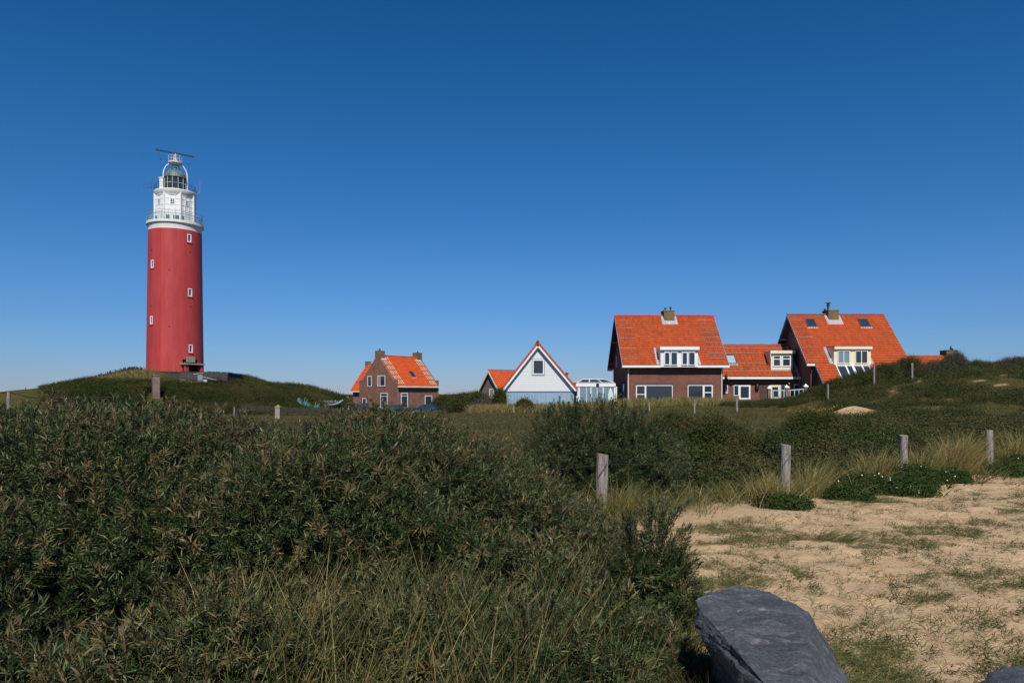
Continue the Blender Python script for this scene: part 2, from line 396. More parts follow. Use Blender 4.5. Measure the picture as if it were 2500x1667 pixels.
def axis_pts(lo, hi, step, growth):
    p = [0.0]; 
    while p[-1] < hi: p.append(p[-1]+max(step, p[-1]*growth))
    q = [0.0]
    while q[-1] > lo: q.append(q[-1]-max(step, -q[-1]*growth))
    return np.array(q[:0:-1]+p)
ys = axis_pts(-60, 4500, .07, .009); xs = axis_pts(-3500, 3500, .07, .013)
X, Y_ = np.meshgrid(xs, ys); Z = H(X, Y_)
sm = sandmask(X, Y_); bm_ = bare(X, Y_)
near = sm*sstep(25, 12, Y_)
Z = Z + near*((fbm(X*4, Y_*4, 71, 3)-.5)*.075-.022*lobes(X, Y_, .34, 72)*(fbm(X*.7, Y_*.7, 73) > .5))
def gridmesh(name, X, Y_, Z, attrs, material):
    ny, nx = X.shape; me = bpy.data.meshes.new(name)
    co = np.stack([X, Y_, Z], -1).reshape(-1, 3).astype(np.float32)
    i = np.arange(ny*nx).reshape(ny, nx)
    q = np.stack([i[:-1, :-1], i[:-1, 1:], i[1:, 1:], i[1:, :-1]], -1).reshape(-1, 4)
    fillmesh(me, co, q); 
    for k, v in attrs.items():
        a = me.attributes.new(k, 'FLOAT', 'POINT'); a.data.foreach_set('value', v.reshape(-1).astype(np.float32))
    me.materials.append(material); me.polygons.foreach_set('use_smooth', np.ones(len(q), bool))
    o = bpy.data.objects.new(name, me); COL.objects.link(o); return o
def fillmesh(me, co, q, mi=None):
    me.vertices.add(len(co)); me.vertices.foreach_set('co', co.reshape(-1).astype(np.float32))
    me.loops.add(len(q)*4); me.polygons.add(len(q))
    me.polygons.foreach_set('loop_start', np.arange(0, len(q)*4, 4, dtype=np.int32))
    me.loops.foreach_set('vertex_index', q.reshape(-1).astype(np.int32))
    if mi is not None: me.polygons.foreach_set('material_index', mi.astype(np.int32))
    me.update(calc_edges=True)
m, t, b = mat('dune_ground'); co = objco(t)
n = N(t, 'TexNoise', Scale=.25, Detail=9, Roughness=.7); t.links.new(co, n.inputs['Vector'])
g1 = ramp(t, [(.30, (.030, .042, .012)), (.46, (.062, .062, .018)), (.60, (.082, .064, .023)), (.76, (.125, .095, .04))], n.outputs[0])
n2 = N(t, 'TexNoise', Scale=3.2, Detail=9, Roughness=.8); t.links.new(co, n2.inputs['Vector'])
v2 = ramp(t, [(.34, (.35, .38, .35)), (.66, (1.45, 1.4, 1.35))], n2.outputs[0])
gr = mixc(t, g1.outputs[0], v2.outputs[0], 1.0, 'MULTIPLY')
n3 = N(t, 'TexNoise', Scale=2.2, Detail=9, Roughness=.7); t.links.new(co, n3.inputs['Vector'])
sd = ramp(t, [(.25, (.37, .25, .14)), (.5, (.49, .34, .20)), (.8, (.58, .42, .26))], n3.outputs[0])
n6 = N(t, 'TexNoise', Scale=120, Detail=3); t.links.new(co, n6.inputs['Vector'])
v6 = ramp(t, [(.3, (.86, .86, .86)), (.7, (1.1, 1.1, 1.1))], n6.outputs[0])
sd2 = mixc(t, sd.outputs[0], v6.outputs[0], 1.0, 'MULTIPLY')
# thin growth staining the sand in drifts
mp = N(t, 'Mapping'); mp.inputs['Scale'].default_value = (.9, 1.9, 1); mp.inputs['Rotation'].default_value = (0, 0, .35); t.links.new(co, mp.inputs[0])
n7 = N(t, 'TexNoise', Scale=1.15, Detail=10, Roughness=.72); t.links.new(mp.outputs[0], n7.inputs['Vector'])
r7 = ramp(t, [(.49, (0, 0, 0)), (.67, (.85, .85, .85))], n7.outputs[0])
n8 = N(t, 'TexNoise', Scale=24, Detail=6, Roughness=.8); t.links.new(co, n8.inputs['Vector'])
r8 = ramp(t, [(.42, (0, 0, 0)), (.6, (1, 1, 1))], n8.outputs[0])
mm = N(t, 'Math', operation='MULTIPLY'); t.links.new(r7.outputs[0], mm.inputs[0]); t.links.new(r8.outputs[0], mm.inputs[1])
sd3 = mixc(t, sd2, (.13, .105, .045), mm.outputs[0])
a1 = N(t, 'Attribute'); a1.attribute_name = 'sand'
t.links.new(mixc(t, gr, sd3, a1.outputs['Fac']), b.inputs['Base Color']); b.inputs['Roughness'].default_value = .95
b.inputs['Specular IOR Level'].default_value = .1
n4 = N(t, 'TexNoise', Scale=9, Detail=8, Roughness=.65); t.links.new(co, n4.inputs['Vector'])
bp = N(t, 'Bump', Strength=.9, Distance=.035); t.links.new(n4.outputs[0], bp.inputs['Height']); t.links.new(bp.outputs[0], b.inputs['Normal'])
M['ground'] = m
ground = gridmesh('ground', X, Y_, Z, {'sand': np.maximum(np.maximum(sm, bm_), .9*sstep(-.5, .2, ((X-1.2)*6.2-(Y_-9.6)*9.3)/-11.18*-1+(fbm(X*.8, Y_*.8, 22)-.5))*(Y_ > -60))}, m); tag(ground, kind='structure')
def Hz(x, y): return float(H(np.array([x]), np.array([y]))[0])

# ------------------------------------------------------------ foliage machinery
def unit(v): return v/np.maximum(np.linalg.norm(v, axis=-1, keepdims=True), 1e-9)
def sprig(rng, nleaf=22, L=.055, Wd=.009, stem=.16, segs=2, droop=.3, spread=1.0):
    """one shoot along +z: narrow leaves spiralling up a stem. returns verts, quads, tint, material index"""
    V = []; Q = []; T = []; MI = []; k = 0
    for i in range(nleaf):
        tt = .12+.88*(i+.5)/nleaf; az = i*2.39996+rng.normal(0, .35)
        pit = (1.35-1.0*tt**1.3)*spread+rng.normal(0, .16)
        d = np.array([math.sin(pit)*math.cos(az), math.sin(pit)*math.sin(az), math.cos(pit)])
        w = unit(np.cross(d, [0, 0, 1.]) + rng.normal(0, .35, 3)); w = unit(w - d*w.dot(d)); up = np.cross(w, d)
        l = L*rng.uniform(.7, 1.15)*(1.0 if tt < .85 else .75); ww = Wd*rng.uniform(.8, 1.2)
        p0 = np.array([0, 0, tt*stem]); ti = rng.random()
        cs = [(0, .35, 0), (.5, 1, .06), (1, .12, -droop*.5)] if segs == 2 else [(0, .6, 0), (1, .45, -.1*droop)]
        for s, wf, bend in cs:
            c = p0+d*l*s+up*l*bend
            V += [c-w*ww*wf/2, c+w*ww*wf/2]; T += [ti, ti]
        for s in range(len(cs)-1): Q.append([k+2*s, k+2*s+1, k+2*s+3, k+2*s+2]); MI.append(0)
        k += 2*len(cs)
    r = .0028*stem/.16+.0006
    for (a, bb) in ((0, 1), (1, 2)):     # two crossed strips make the twig
        c = 'xy'[a]
        o = np.array([r, 0, 0]) if a == 0 else np.array([0, r, 0])
        V += [-o, o, o*.5+[0, 0, stem*1.02], -o*.5+[0, 0, stem*1.02]]; T += [rng.random()]*4
        Q.append([k, k+1, k+2, k+3]); MI.append(1); k += 4
    return np.array(V), np.array(Q), np.array(T), np.array(MI)
def frames(axis, rng):
    a = unit(axis); r = unit(rng.normal(size=a.shape)); x = unit(np.cross(a, r)); y = np.cross(a, x)
    return np.stack([x, y, a], -1)
def scatter(name, temps, pos, axis, scale, mats, rng, tintvar=.5, parent=None, origin=None, tbias=None):
    n = len(pos); which = rng.integers(0, len(temps), n); Rm = frames(axis, rng); st = rng.random(n)
    if tbias is not None: st = np.clip(st*.6+tbias*.4, 0, 1)
    CO = []; QQ = []; TT = []; MM = []; base = 0
    for k, (V, Q, T, MI) in enumerate(temps):
        ids = np.nonzero(which == k)[0]
        if len(ids) == 0: continue
        c = np.einsum('nij,vj->nvi', Rm[ids], V)*scale[ids, None, None]+pos[ids, None, :]
        q = Q[None]+(np.arange(len(ids))*len(V))[:, None, None]+base
        CO.append(c.reshape(-1, 3)); QQ.append(q.reshape(-1, 4)); MM.append(np.tile(MI, len(ids)))
        TT.append((T[None]*(1-tintvar)+st[ids, None]*tintvar).reshape(-1)); base += len(ids)*len(V)
    return vegmesh(name, np.concatenate(CO), np.concatenate(QQ), np.concatenate(TT), mats, np.concatenate(MM), parent, origin)
def vegmesh(name, co, q, tint, mats, mi=None, parent=None, origin=None):
    off = np.array(OFF[parent.name] if parent is not None else (origin or (0, 0, 0)), float)
    me = bpy.data.meshes.new(name); fillmesh(me, co-off, q, mi)
    a = me.attributes.new('tint', 'FLOAT', 'POINT'); a.data.foreach_set('value', tint.astype(np.float32))
    for mm_ in mats: me.materials.append(mm_)
    o = bpy.data.objects.new(name, me); COL.objects.link(o)
    if parent is not None: o.parent = parent
    else: o.location = off
    OFF[o.name] = Vector(off)
    return o
def blades(pos, L, lean, curl, width, rng, segs=3):
    """grass blades: n strips bending over in direction lean. returns co, quads"""
    n = len(pos); up = np.array([0, 0, 1.])
    lean = np.asarray(lean, float); cur = pos.copy(); d = unit(up+lean)
    side = unit(np.cross(d, rng.normal(size=(n, 3)))); rows = []
    for s in range(segs+1):
        w = width*(1-.88*(s/segs)**1.5)
        rows.append(np.stack([cur-side*w[:, None]/2, cur+side*w[:, None]/2], 1))
        cur = cur+d*(L/segs)[:, None]
        bendv = unit(lean+1e-6)*np.array([1, 1, 0])
        d = unit(d+bendv*curl[:, None]-up*curl[:, None]*.5)
    co = np.stack(rows, 1)      # n, segs+1, 2, 3
    k = (segs+1)*2; base = (np.arange(n)*k)[:, None, None]
    q = np.array([[2*s, 2*s+1, 2*s+3, 2*s+2] for s in range(segs)])[None]+base
    return co.reshape(-1, 3), q.reshape(-1, 4), k
def dome_points(cx, cy, r, hgt, n, rng, zbase=None, inner=.0):
    """points and outward directions on a lumpy dome"""
    u = rng.normal(size=(n, 3)); u[:, 2] = np.abs(u[:, 2])*1.1-.12; u = unit(u)
    lump = 1+.30*(fbm(u[:, 0]*2.3+cx, u[:, 1]*2.3+u[:, 2]*1.9+cy, 55)-.5)*2
    lump *= 1+.12*lobes(u[:, 0]*3+cx*3, u[:, 1]*3+u[:, 2]*2+cy, .8, 4)
    dep = 1-inner*rng.random(n)**1.6
    p = u*np.stack([r*lump*dep, r*lump*dep, hgt*np.minimum(lump, 1.15)*dep], -1)
    p[:, 0] += cx; p[:, 1] += cy; p[:, 2] += H(p[:, 0], p[:, 1]) if zbase is None else zbase
    return p, u

M['twig'] = noisy('rusty_twig', (.10, .052, .026), .3, 5, .8)
M['darktwig'] = noisy('dark_twig', (.045, .034, .024), .3, 5, .9)
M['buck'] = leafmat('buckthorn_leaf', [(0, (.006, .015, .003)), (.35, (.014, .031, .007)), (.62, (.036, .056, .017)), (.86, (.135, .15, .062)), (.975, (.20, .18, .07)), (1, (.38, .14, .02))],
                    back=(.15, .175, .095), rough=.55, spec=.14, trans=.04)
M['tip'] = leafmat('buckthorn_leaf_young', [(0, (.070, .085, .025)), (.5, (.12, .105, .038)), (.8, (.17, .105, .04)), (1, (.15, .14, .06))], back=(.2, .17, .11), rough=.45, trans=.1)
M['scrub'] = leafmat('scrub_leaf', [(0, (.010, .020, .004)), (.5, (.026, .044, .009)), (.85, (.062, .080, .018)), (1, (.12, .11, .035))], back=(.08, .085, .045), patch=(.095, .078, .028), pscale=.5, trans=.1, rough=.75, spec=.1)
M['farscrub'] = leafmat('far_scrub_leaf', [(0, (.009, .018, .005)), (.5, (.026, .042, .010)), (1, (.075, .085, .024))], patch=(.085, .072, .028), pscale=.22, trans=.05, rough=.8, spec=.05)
M['greyscrub'] = leafmat('grey_scrub_leaf', [(0, (.040, .042, .026)), (.5, (.075, .073, .048)), (1, (.13, .115, .08))], trans=.1, rough=.8, spec=.05)
M['rose'] = leafmat('rose_leaf', [(0, (.018, .036, .008)), (.6, (.038, .064, .014)), (1, (.07, .105, .025))], rough=.6, spec=.12, trans=.2)
M['bright'] = leafmat('fresh_green_leaf', [(0, (.04, .085, .015)), (1, (.10, .17, .03))], rough=.4, trans=.25)
M['petal'] = noisy('white_petal', (.78, .80, .76), .03, 5)
M['yellow'] = noisy('yellow_flower', (.30, .18, .02), .2, 5)
M['marram'] = leafmat('marram_blade', [(0, (.07, .09, .022)), (.35, (.15, .145, .04)), (.65, (.30, .225, .075)), (1, (.50, .37, .16))], rough=.5, trans=.25)
M['meadow'] = leafmat('meadow_blade', [(0, (.038, .050, .012)), (.5, (.078, .075, .020)), (.8, (.12, .09, .03)), (1, (.22, .16, .07))], rough=.7, trans=.2, patch=(.10, .065, .03), pscale=.12)
M['dryblade'] = leafmat('dry_grass_blade', [(0, (.035, .06, .014)), (.45, (.085, .105, .026)), (.8, (.24, .19, .07)), (1, (.45, .34, .16))], rough=.6, trans=.2)
M['core'] = noisy('shade_core', (.007, .008, .004), .4, 8, .95, .05)  # near-black colour stands in for the shade deep inside the bushes

def quads_cloud(pos, nrm, size, asp, rng, jit=.8):
    n = len(pos); d = unit(nrm+rng.normal(size=(n, 3))*jit); r = unit(np.cross(d, rng.normal(size=(n, 3)))); s = np.cross(d, r)
    a = r*size[:, None]/2; b_ = s*(size*asp)[:, None]/2
    co = np.stack([pos-a, pos-b_, pos+a, pos+b_], 1).reshape(-1, 3)
    return co, np.arange(n*4).reshape(-1, 4)
def leafstar(rng, n=14, L=.1, asp=.35, rad=.1):
    """loose clump of leaves"""
    p = rng.normal(size=(n, 3))*rad*.5; co, q = quads_cloud(p, unit(p+[0, 0, .03]), L*rng.uniform(.6, 1.2, n), asp, rng, .7)
    return co, q, np.repeat(rng.random(n), 4), np.zeros(n, int)

# ------------------------------------------------------------ building helpers
class Roof:
    """pantiled slope sheets gathered into one mesh; slope given by a lower-left corner, an eave vector and an upslope vector"""
    def __init__(s): s.v = []; s.f = []; s.uv = []
    def slope(s, O, U, V, tw=.27, th=.36, amp=.042, step=.05, thick=.12, sub=5):
        O = Vector(O); U = Vector(U); V = Vector(V); lu = U.length; lv = V.length; u = U.normalized(); v = V.normalized(); n = u.cross(v).normalized()
        if n.z < 0: n = -n
        nu = max(2, int(lu/tw)*sub); nv = max(1, int(round(lv/th)))
        b = len(s.v); W_ = nu+1
        for j in range(nv):
            for e in (0, 1):
                for i in range(W_):
                    a = lu*i/nu; c = lv*(j+e)/nv
                    wob = .006*math.sin(j*12.9+(a/tw//1)*7.3)
                    h = (step+wob)*(1-e)+amp*(.5+.5*math.sin(2*math.pi*a/tw)) + .01
                    if e == 1 and j < nv-1: c += .0
                    s.v.append(O+u*a+v*c+n*h); s.uv.append((a/tw, (j+.5)))
        for j in range(nv):
            r0 = b+(2*j)*W_; r1 = r0+W_
            for i in range(nu): s.f.append((r0+i, r0+i+1, r1+i+1, r1+i))
            if j < nv-1:
                r2 = r1+W_
                for i in range(nu): s.f.append((r1+i, r1+i+1, r2+i+1, r2+i))
        # slab underneath
        b = len(s.v); P = [O-n*thick, O+U-n*thick, O+U+V-n*thick, O+V-n*thick, O, O+U, O+U+V, O+V]
        s.v += P; s.uv += [(0, 0)]*8
        s.f += [tuple(i+b for i in f) for f in [(0,3,2,1),(4,5,6,7),(0,1,5,4),(1,2,6,5),(2,3,7,6),(3,0,4,7)]]
    def cap(s, a, b_, r=.13):
        a = Vector(a); b_ = Vector(b_); L = (b_-a).length; d = (b_-a).normalized(); side = d.cross(Vector((0,0,1))).normalized(); up = side.cross(d)
        n = int(L/.38); base = len(s.v); K = 7
        for i in range(n):
            for e in (0, 1):
                rr = r*(1.12 if e == 0 else .95)
                for k in range(K):
                    an = math.pi*k/(K-1)
                    s.v.append(a+d*(L*(i+e)/n)+side*math.cos(an)*rr+up*(math.sin(an)*rr-.03)); s.uv.append((i+.5, -3.5))
        for i in range(2*n-1):
            for k in range(K-1):
                p = base+i*K+k; s.f.append((p, p+1, p+K+1, p+K))
        for e in (0, 2*n-1): s.f.append(tuple(base+e*K+k for k in range(K)))
    def build(s, material, parent, name='roof'):
        off = OFF[parent.name]; me = bpy.data.meshes.new(name)
        me.from_pydata([tuple(v-off) for v in s.v], [], s.f); me.update()
        ul = me.uv_layers.new(name='UVMap'); vi = np.zeros(len(me.loops), int); me.loops.foreach_get('vertex_index', vi)
        ul.data.foreach_set('uv', np.array(s.uv, np.float32)[vi].reshape(-1))
        me.materials.append(material); o = bpy.data.objects.new(name, me); COL.objects.link(o); o.parent = parent; OFF[o.name] = off
        return o

def window(pl, parent, u0, u1, z0, z1, vs=(), hs=(), fw=.07, frame='white', glass='glass', cuts=None, depth=.12, name='window', sill=None, proud=.0, curtain=None, label=None, subs=()):
    """frame with mullions (vs, hs as fractions) and a pane child, set in a niche cut out of the wall"""
    if cuts is not None: pl.box(cuts, u0, u1, z0, z1, -depth-.02, .05)
    g = G(); d0, d1 = -depth-.015, -depth+.07+proud
    if cuts is None: d0, d1 = -.02, .05+proud
    pl.box(g, u0, u0+fw, z0, z1, d0, d1); pl.box(g, u1-fw, u1, z0, z1, d0, d1)
    pl.box(g, u0+fw, u1-fw, z0, z0+fw, d0, d1-.003); pl.box(g, u0+fw, u1-fw, z1-fw, z1, d0, d1-.003)
    for f in vs:
        c = u0+(u1-u0)*f; pl.box(g, c-fw*.45, c+fw*.45, z0+fw, z1-fw, d0, d1-.006)
    for h in hs:
        if isinstance(h, tuple): f, a, c = h
        else: f, a, c = h, 0, 1
        zc = z0+(z1-z0)*f; pl.box(g, u0+fw+(u1-u0-2*fw)*a, u0+fw+(u1-u0-2*fw)*c, zc-fw*.4, zc+fw*.4, d0, d1-.009)
    w = g.build(name, M[frame], parent, label=label)
    p = G(); pl.box(p, u0+fw*.5, u1-fw*.5, z0+fw*.5, z1-fw*.5, d0-.01, d0+.03); pane = p.build('pane', M[glass], w)
    if curtain:
        for a, c in curtain:
            q = G(); q_u0 = u0+(u1-u0)*a; q_u1 = u0+(u1-u0)*c; pl.box(q, q_u0, q_u1, z0+fw, z1-fw, d0+.028, d0+.036); q.build('curtain', M['curtain'], w)
    if sill:
        q = G(); pl.box(q, u0-.06, u1+.06, z0-.09, z0, -.02, .06); q.build('sill', M[sill], w)
    return w
def skylight(O, u, v, n, parent, a0, a1, b0, b1, glass='glass', frame='darkgrey'):
    """roof window lying in a slope: u along the eave, v up the slope"""
    pl = Plane(O, u, n, v); g = G(); w = .08
    pl.box(g, a0, a0+w, b0, b1, .0, .14); pl.box(g, a1-w, a1, b0, b1, .0, .14)
    pl.box(g, a0+w, a1-w, b0, b0+w, .0, .137); pl.box(g, a0+w, a1-w, b1-w*1.6, b1, .0, .143)
    s_ = g.build('skylight', M[frame], parent)
    p = G(); pl.box(p, a0+w, a1-w, b0+w, b1-w*1.6, .0, .11); p.build('pane', M[glass], s_)
    q = G(); pl.box(q, a0-.1, a1+.1, b0-.22, b0, .0, .075); q.build('apron', M['lead'], s_)
    return s_
def rails(pl, parent, rows, cols=(), r=.022, lift=.13, name='roof_rail', material='galv', colr=.009):
    """snow rails over the tiles: rows = (v, u0, u1), thin uprights = (u, v0, v1)"""
    for v, u0, u1 in rows:
        g = G(); g.tube([pl.p(u0, v, lift), pl.p(u1, v, lift)], r, 6)
        g.build(name, M[material], parent)
    if cols:
        g = G()
        for u, v0, v1 in cols: g.tube([pl.p(u, v0, lift-.035), pl.p(u, v1, lift-.035)], colr, 5)
        g.build('rail_strap', M['rust'], parent)
def chimney(parent, x0, x1, y0, y1, z0, z1, m='brickC', pots=(), flash=True, slope=None, capm='curb'):
    g = G(); g.box(x0, x1, y0, y1, z0, z1); c = g.build('chimney', M[m], parent)
    g = G(); g.box(x0-.05, x1+.05, y0-.05, y1+.05, z1, z1+.07); g.build('cap', M[capm], c)
    for i, (px_, py_, hh) in enumerate(pots):
        g = G(); r = .09; g.lathe([(r, z1+.07), (r, z1+hh), (r*1.5, z1+hh), (r*1.5, z1+hh+.05), (r*.6, z1+hh+.09)], 10, (px_, py_)); g.build('chimney_pot', M['black'], c, smooth=True)
    return c
def downpipe(parent, x, y, z0, z1, m='white', gy=None, r=.05):
    g = G(); gy = y-.35 if gy is None else gy
    g.tube([(x, gy, z1), (x, gy+.02, z1-.12), (x, y, z1-.4), (x, y, z0)], r, 8); return g.build('downpipe', M[m], parent, smooth=True)

ux, uy, uz = Vector((1,0,0)), Vector((0,1,0)), Vector((0,0,1))
def frontplane(Y): return Plane((0, Y, 0), ux, -uy)

# ================================================== large brick house (A)
YE, YR = 74.0, 79.6
zr, ze = fz(772.5, YR), fz(891, YE)
xl, xr = 11.37, 22.38
a = empty('brick_house', (16.8, 74.6, .4), 'largest brick house with wide white dormer over two ground floor windows, beside the glass conservatory', 'house')
sl_ = Vector((0, YR-YE, zr-ze)); nA = Vector((0, -(zr-ze), YR-YE)).normalized()
wl, wr, wf, wb = 11.97, 21.92, 74.55, 84.7
zt = lambda Y: zr-.16-(abs(Y-YR))*(zr-ze)/(YR-YE)
cut = G(); fp = frontplane(wf)
g = G(); g.prism([(wl, wf, 0), (wl, wf, zt(wf)-.1), (wl, YR, zt(YR)-.12), (wl, wb, zt(wb)-.1), (wl, wb, 0)], (wr-wl, 0, 0))
W_ = lambda px: fx(px, wf); Z_ = lambda py: fz(py, wf)
lp = Plane((wl, 0, 0), -uy, -ux)
wins = []
fp.box(cut, W_(1552.5), W_(1642), .75, Z_(940.2), -.14, .1); fp.box(cut, W_(1678.8), W_(1740), .5, Z_(939.8), -.14, .1)
for yv, z0, z1, hw in ((77.2, 4.75, 6.0, .35), (82.0, 4.75, 6.0, .35)): lp.box(cut, -yv-hw, -yv+hw, z0, z1, -.14, .1)
lp.box(cut, -77.5, -76.3, .5, 2.75, -.14, .1)
g.build('wall', M['brickA'], a, cuts=cut)
g = G()
for p0, p1 in ((1551, 1643.5), (1677, 1742)):
    fp.box(g, W_(p0), W_(p1), Z_(939.5), Z_(939.5)+.23, 0, .012)
lint = g.build('lintel', boards('soldier_course', (.115, .046, .034), .075, 0, (.16, .12, .10), .2, .15, .004), a)
window(fp, a, W_(1552.5), W_(1576), .75, Z_(940.2), hs=(.48,), fw=.10, label='narrow opening casement with two panes')
window(fp, a, W_(1576), W_(1642), .75, Z_(940.2), fw=.07, label='wide picture window reflecting the dunes')
window(fp, a, W_(1678.8), W_(1717), .5, Z_(939.8), fw=.07)
window(fp, a, W_(1717), W_(1740), .5, Z_(939.8), hs=(.63,), fw=.12, name='door', label='white glazed garden door')
for yv in (77.2, 82.0): window(lp, a, -yv-.35, -yv+.35, 4.75, 6.0, fw=.06, curtain=[(.1, .9)])
window(lp, a, -77.5, -76.3, .5, 2.75, fw=.09)
rf = Roof()
rf.slope((xl, YE, ze), (xr-xl, 0, 0), sl_); rf.slope((xr, 2*YR-YE, ze), (xl-xr, 0, 0), Vector((0, YE-YR, zr-ze)))
rf.cap((xl-.02, YR, zr+.08), (xr+.02, YR, zr+.08)); ro = rf.build(M['tileA'], a)
g = G()
for s_ in (-1, 1):
    y0 = YR+s_*(YR-YE+.12)
    for xx in (xl-.03, xr-.02):
        g = G(); g.prism([(xx, y0, ze+.02), (xx, YR, zr+.02), (xx, YR, zr-.26), (xx, y0, ze-.26)], (.05, 0, 0)); g.build('barge_board', M['grey'], a)
g = G()
for yy in (74.9, 77.3, 79.6, 81.9, 84.3): g = G(); g.box(xl, wl-.002, yy-.08, yy+.08, zt(yy)-.36, zt(yy)-.14); g.build('purlin', M['oldwood'], a)
g = G()
for s_ in (-1, 1):
    y0 = YR+s_*(YR-YE-.1); g.add([(xl+.03, y0, ze-.06), (wl-.002, y0, ze-.06), (wl-.002, YR, zr-.22), (xl+.03, YR, zr-.22)], [(0, 1, 2, 3)])
g.build('soffit', M['darkgrey'], a)
# gutter: left and right of the dormer
dx0, dx1 = fx(1615, 73.85), fx(1702, 73.85)
for p0, p1 in ((xl-.0, dx0), (dx1, xr+.05)):
    g = G(); g.box(p0, p1, YE-.14, YE+.10, ze-.26, ze-.03); g.box(p0, p1, YE+.1, wf, ze-.24, ze-.16); g.build('gutter', M['white'], a)
g = G(); g.box(xl, wl, 2*YR-YE-.1, 2*YR-YE+.12, ze-.26, ze-.03); g.build('gutter', M['white'], a)
# dormer
fd = frontplane(73.75); dz1 = fz(847, 73.7)
g = G(); xa, xb = fx(1613, 73.75), fx(1704, 73.75); zb = fz(896, 73.7)
yb = YE+(dz1-ze)/(zr-ze)*(YR-YE)
g.prism([(xa, 73.8, zb), (xa, 73.8, dz1-.25), (xa, yb+.5, dz1-.25), (xa, yb+.5, zb+1.6), (xa, 74.45, zb)], (xb-xa, 0, 0))
dor = g.build('dormer', M['white'], a)
g = G(); g.box(xa-.12, xb+.1, 73.55, yb+.7, dz1-.34, dz1); g.box(xa-.12, xb+.1, 73.52, 73.549, dz1-.30, dz1+.03); g.build('fascia', M['white'], dor)
U_ = lambda px: fx(px, 73.75); ZD = lambda py: fz(py, 73.75)
for p0, p1, q0 in ((1621, 1636, 0), (1637.5, 1654, 1), (1664, 1679, 0), (1680.5, 1697, 1)):
    window(fd, dor, U_(p0), U_(p1), ZD(891.5), ZD(859), fw=.10 if q0 == 0 else .07, proud=.02)
for xs_, sg in ((xa-.02, -1), (xb+.02, 1)):     # lead flashing beside the cheeks
    g = G(); v0 = Vector((xs_, YE, ze)); v1 = Vector((xs_, yb, dz1)); w_ = Vector((sg*.38, 0, 0)); up = nA*.075
    g.hexa([v0, v0+w_, v1+w_, v1, v0+up, v0+w_+up, v1+w_*.8+up, v1+up]); g.build('flashing', M['lead'], dor)
# chimney straddling the ridge
cx0, cx1 = fx(1621, 79.1), fx(1646.5, 79.1)
zc1 = fz(758.5, 79)
chimney(a, cx0, cx1, 79.0, 80.6, zr-1.2, zc1, pots=((cx0+.25, 79.6, .3), (cx1-.35, 79.5, .38)))
g = G(); v0 = Vector((cx0-.22, 78.55, 0)); pl = Plane((0, YE, ze), ux, nA, sl_)
LV = sl_.length; vv = lambda Y: (Y-YE)/(YR-YE)*LV
pl.box(g, cx0-.28, cx1+.28, vv(78.55), vv(79.0), .02, .085); pl.box(g, cx0-.28, cx0, vv(79.0), LV, .02, .085); pl.box(g, cx1, cx1+.28, vv(79.0), LV, .02, .085)
g.build('flashing', M['lead'], a)
# roof rails; v found from photo rows
def v_of(py, Ye=YE, Yr=YR, ze_=ze, zr_=zr):
    best = min(range(401), key=lambda i: abs(fz(0, 1)*0 + (HY-py) - F*(ze_+(zr_-ze_)*i/400-EYE)/(Ye+(Yr-Ye)*i/400)))
    return best/400
def rail_rows(rows, Ye, Yr, ze_, zr_, LV):
    out = []
    for py, p0, p1 in rows:
        f = v_of(py, Ye, Yr, ze_, zr_); Yv = Ye+(Yr-Ye)*f; out.append((f*LV, fx(p0, Yv), fx(p1, Yv)))
    return out
z5 = lambda zx, zy: (1460+zx/6.03, 740+zy/6.03)
L1 = [(z5(0, y)[1], z5(x0, 0)[0], z5(x1, 0)[0]) for y, x0, x1 in ((272, 256, 482), (384, 275, 510), (533, 300, 540), (680, 330, 565), (830, 362, 605))]
L2 = [(z5(0, y)[1], z5(x0, 0)[0], z5(x1, 0)[0]) for y, x0, x1 in ((268, 1455, 1690), (375, 1490, 1720), (447, 1508, 1745), (518, 1532, 1775), (592, 1565, 1810), (663, 1588, 1825), (744, 1615, 1855), (823, 1622, 1865))]
ra = rail_rows(L1, YE, YR, ze, zr, LV); rb = rail_rows(L2, YE, YR, ze, zr, LV)
rails(pl, a, ra, [(ra[0][1]+.35*i, ra[-1][0], ra[0][0]) for i in (1, 2, 3, 4, 5)])
rails(pl, a, rb, [(rb[-1][1]+.3+.25*i, rb[-1][0], rb[0][0]) for i in range(6)])
downpipe(a, wl+.12, wf-.06, .3, ze-.2); downpipe(a, wr-.12, wf-.06, .3, ze-.2)

# ================================================== low annex (between the two big houses)
YE2, YR2 = 77.0, 80.5; ze2, zr2 = fz(919, YE2), fz(843.5, YR2); xl2, xr2 = 21.95, 31.0
a2 = empty('brick_annex', (26.5, 77.5, .4), 'low brick annex with a small boxed dormer, joining the two big orange-roofed houses', 'house')
fp2 = frontplane(77.5); cut = G(); W2 = lambda px: fx(px, 77.5); Z2 = lambda py: fz(py, 77.5)
g = G(); g.prism([(xl2+.02, 77.5, 0), (xl2+.02, 77.5, ze2+.2), (xl2+.02, YR2, zr2-.3), (xl2+.02, 83.5, ze2+.2), (xl2+.02, 83.5, 0)], (xr2-xl2-.1, 0, 0))
ops = [(1791, 1803.6, 966, 940, {}), (1803.8, 1832, 975, 939.5, dict(fw=.18, name='door', label='white glazed door')), (1771.5, 1777, 960, 940, {}),
       (1879, 1905.5, 975, 938.8, dict(fw=.26, frame='cream', name='door', label='cream framed glazed door')), (1906, 1916, 975, 939, dict(frame='grey')), (1938, 1952.6, 956, 937.7, dict(fw=.10))]
for p0, p1, b0, t0, kw in ops: fp2.box(cut, W2(p0), W2(p1), Z2(b0), Z2(t0), -.14, .1)
g.build('wall', M['brickA'], a2, cuts=cut)
for p0, p1, b0, t0, kw in ops: window(fp2, a2, W2(p0), W2(p1), Z2(b0), Z2(t0), **kw)
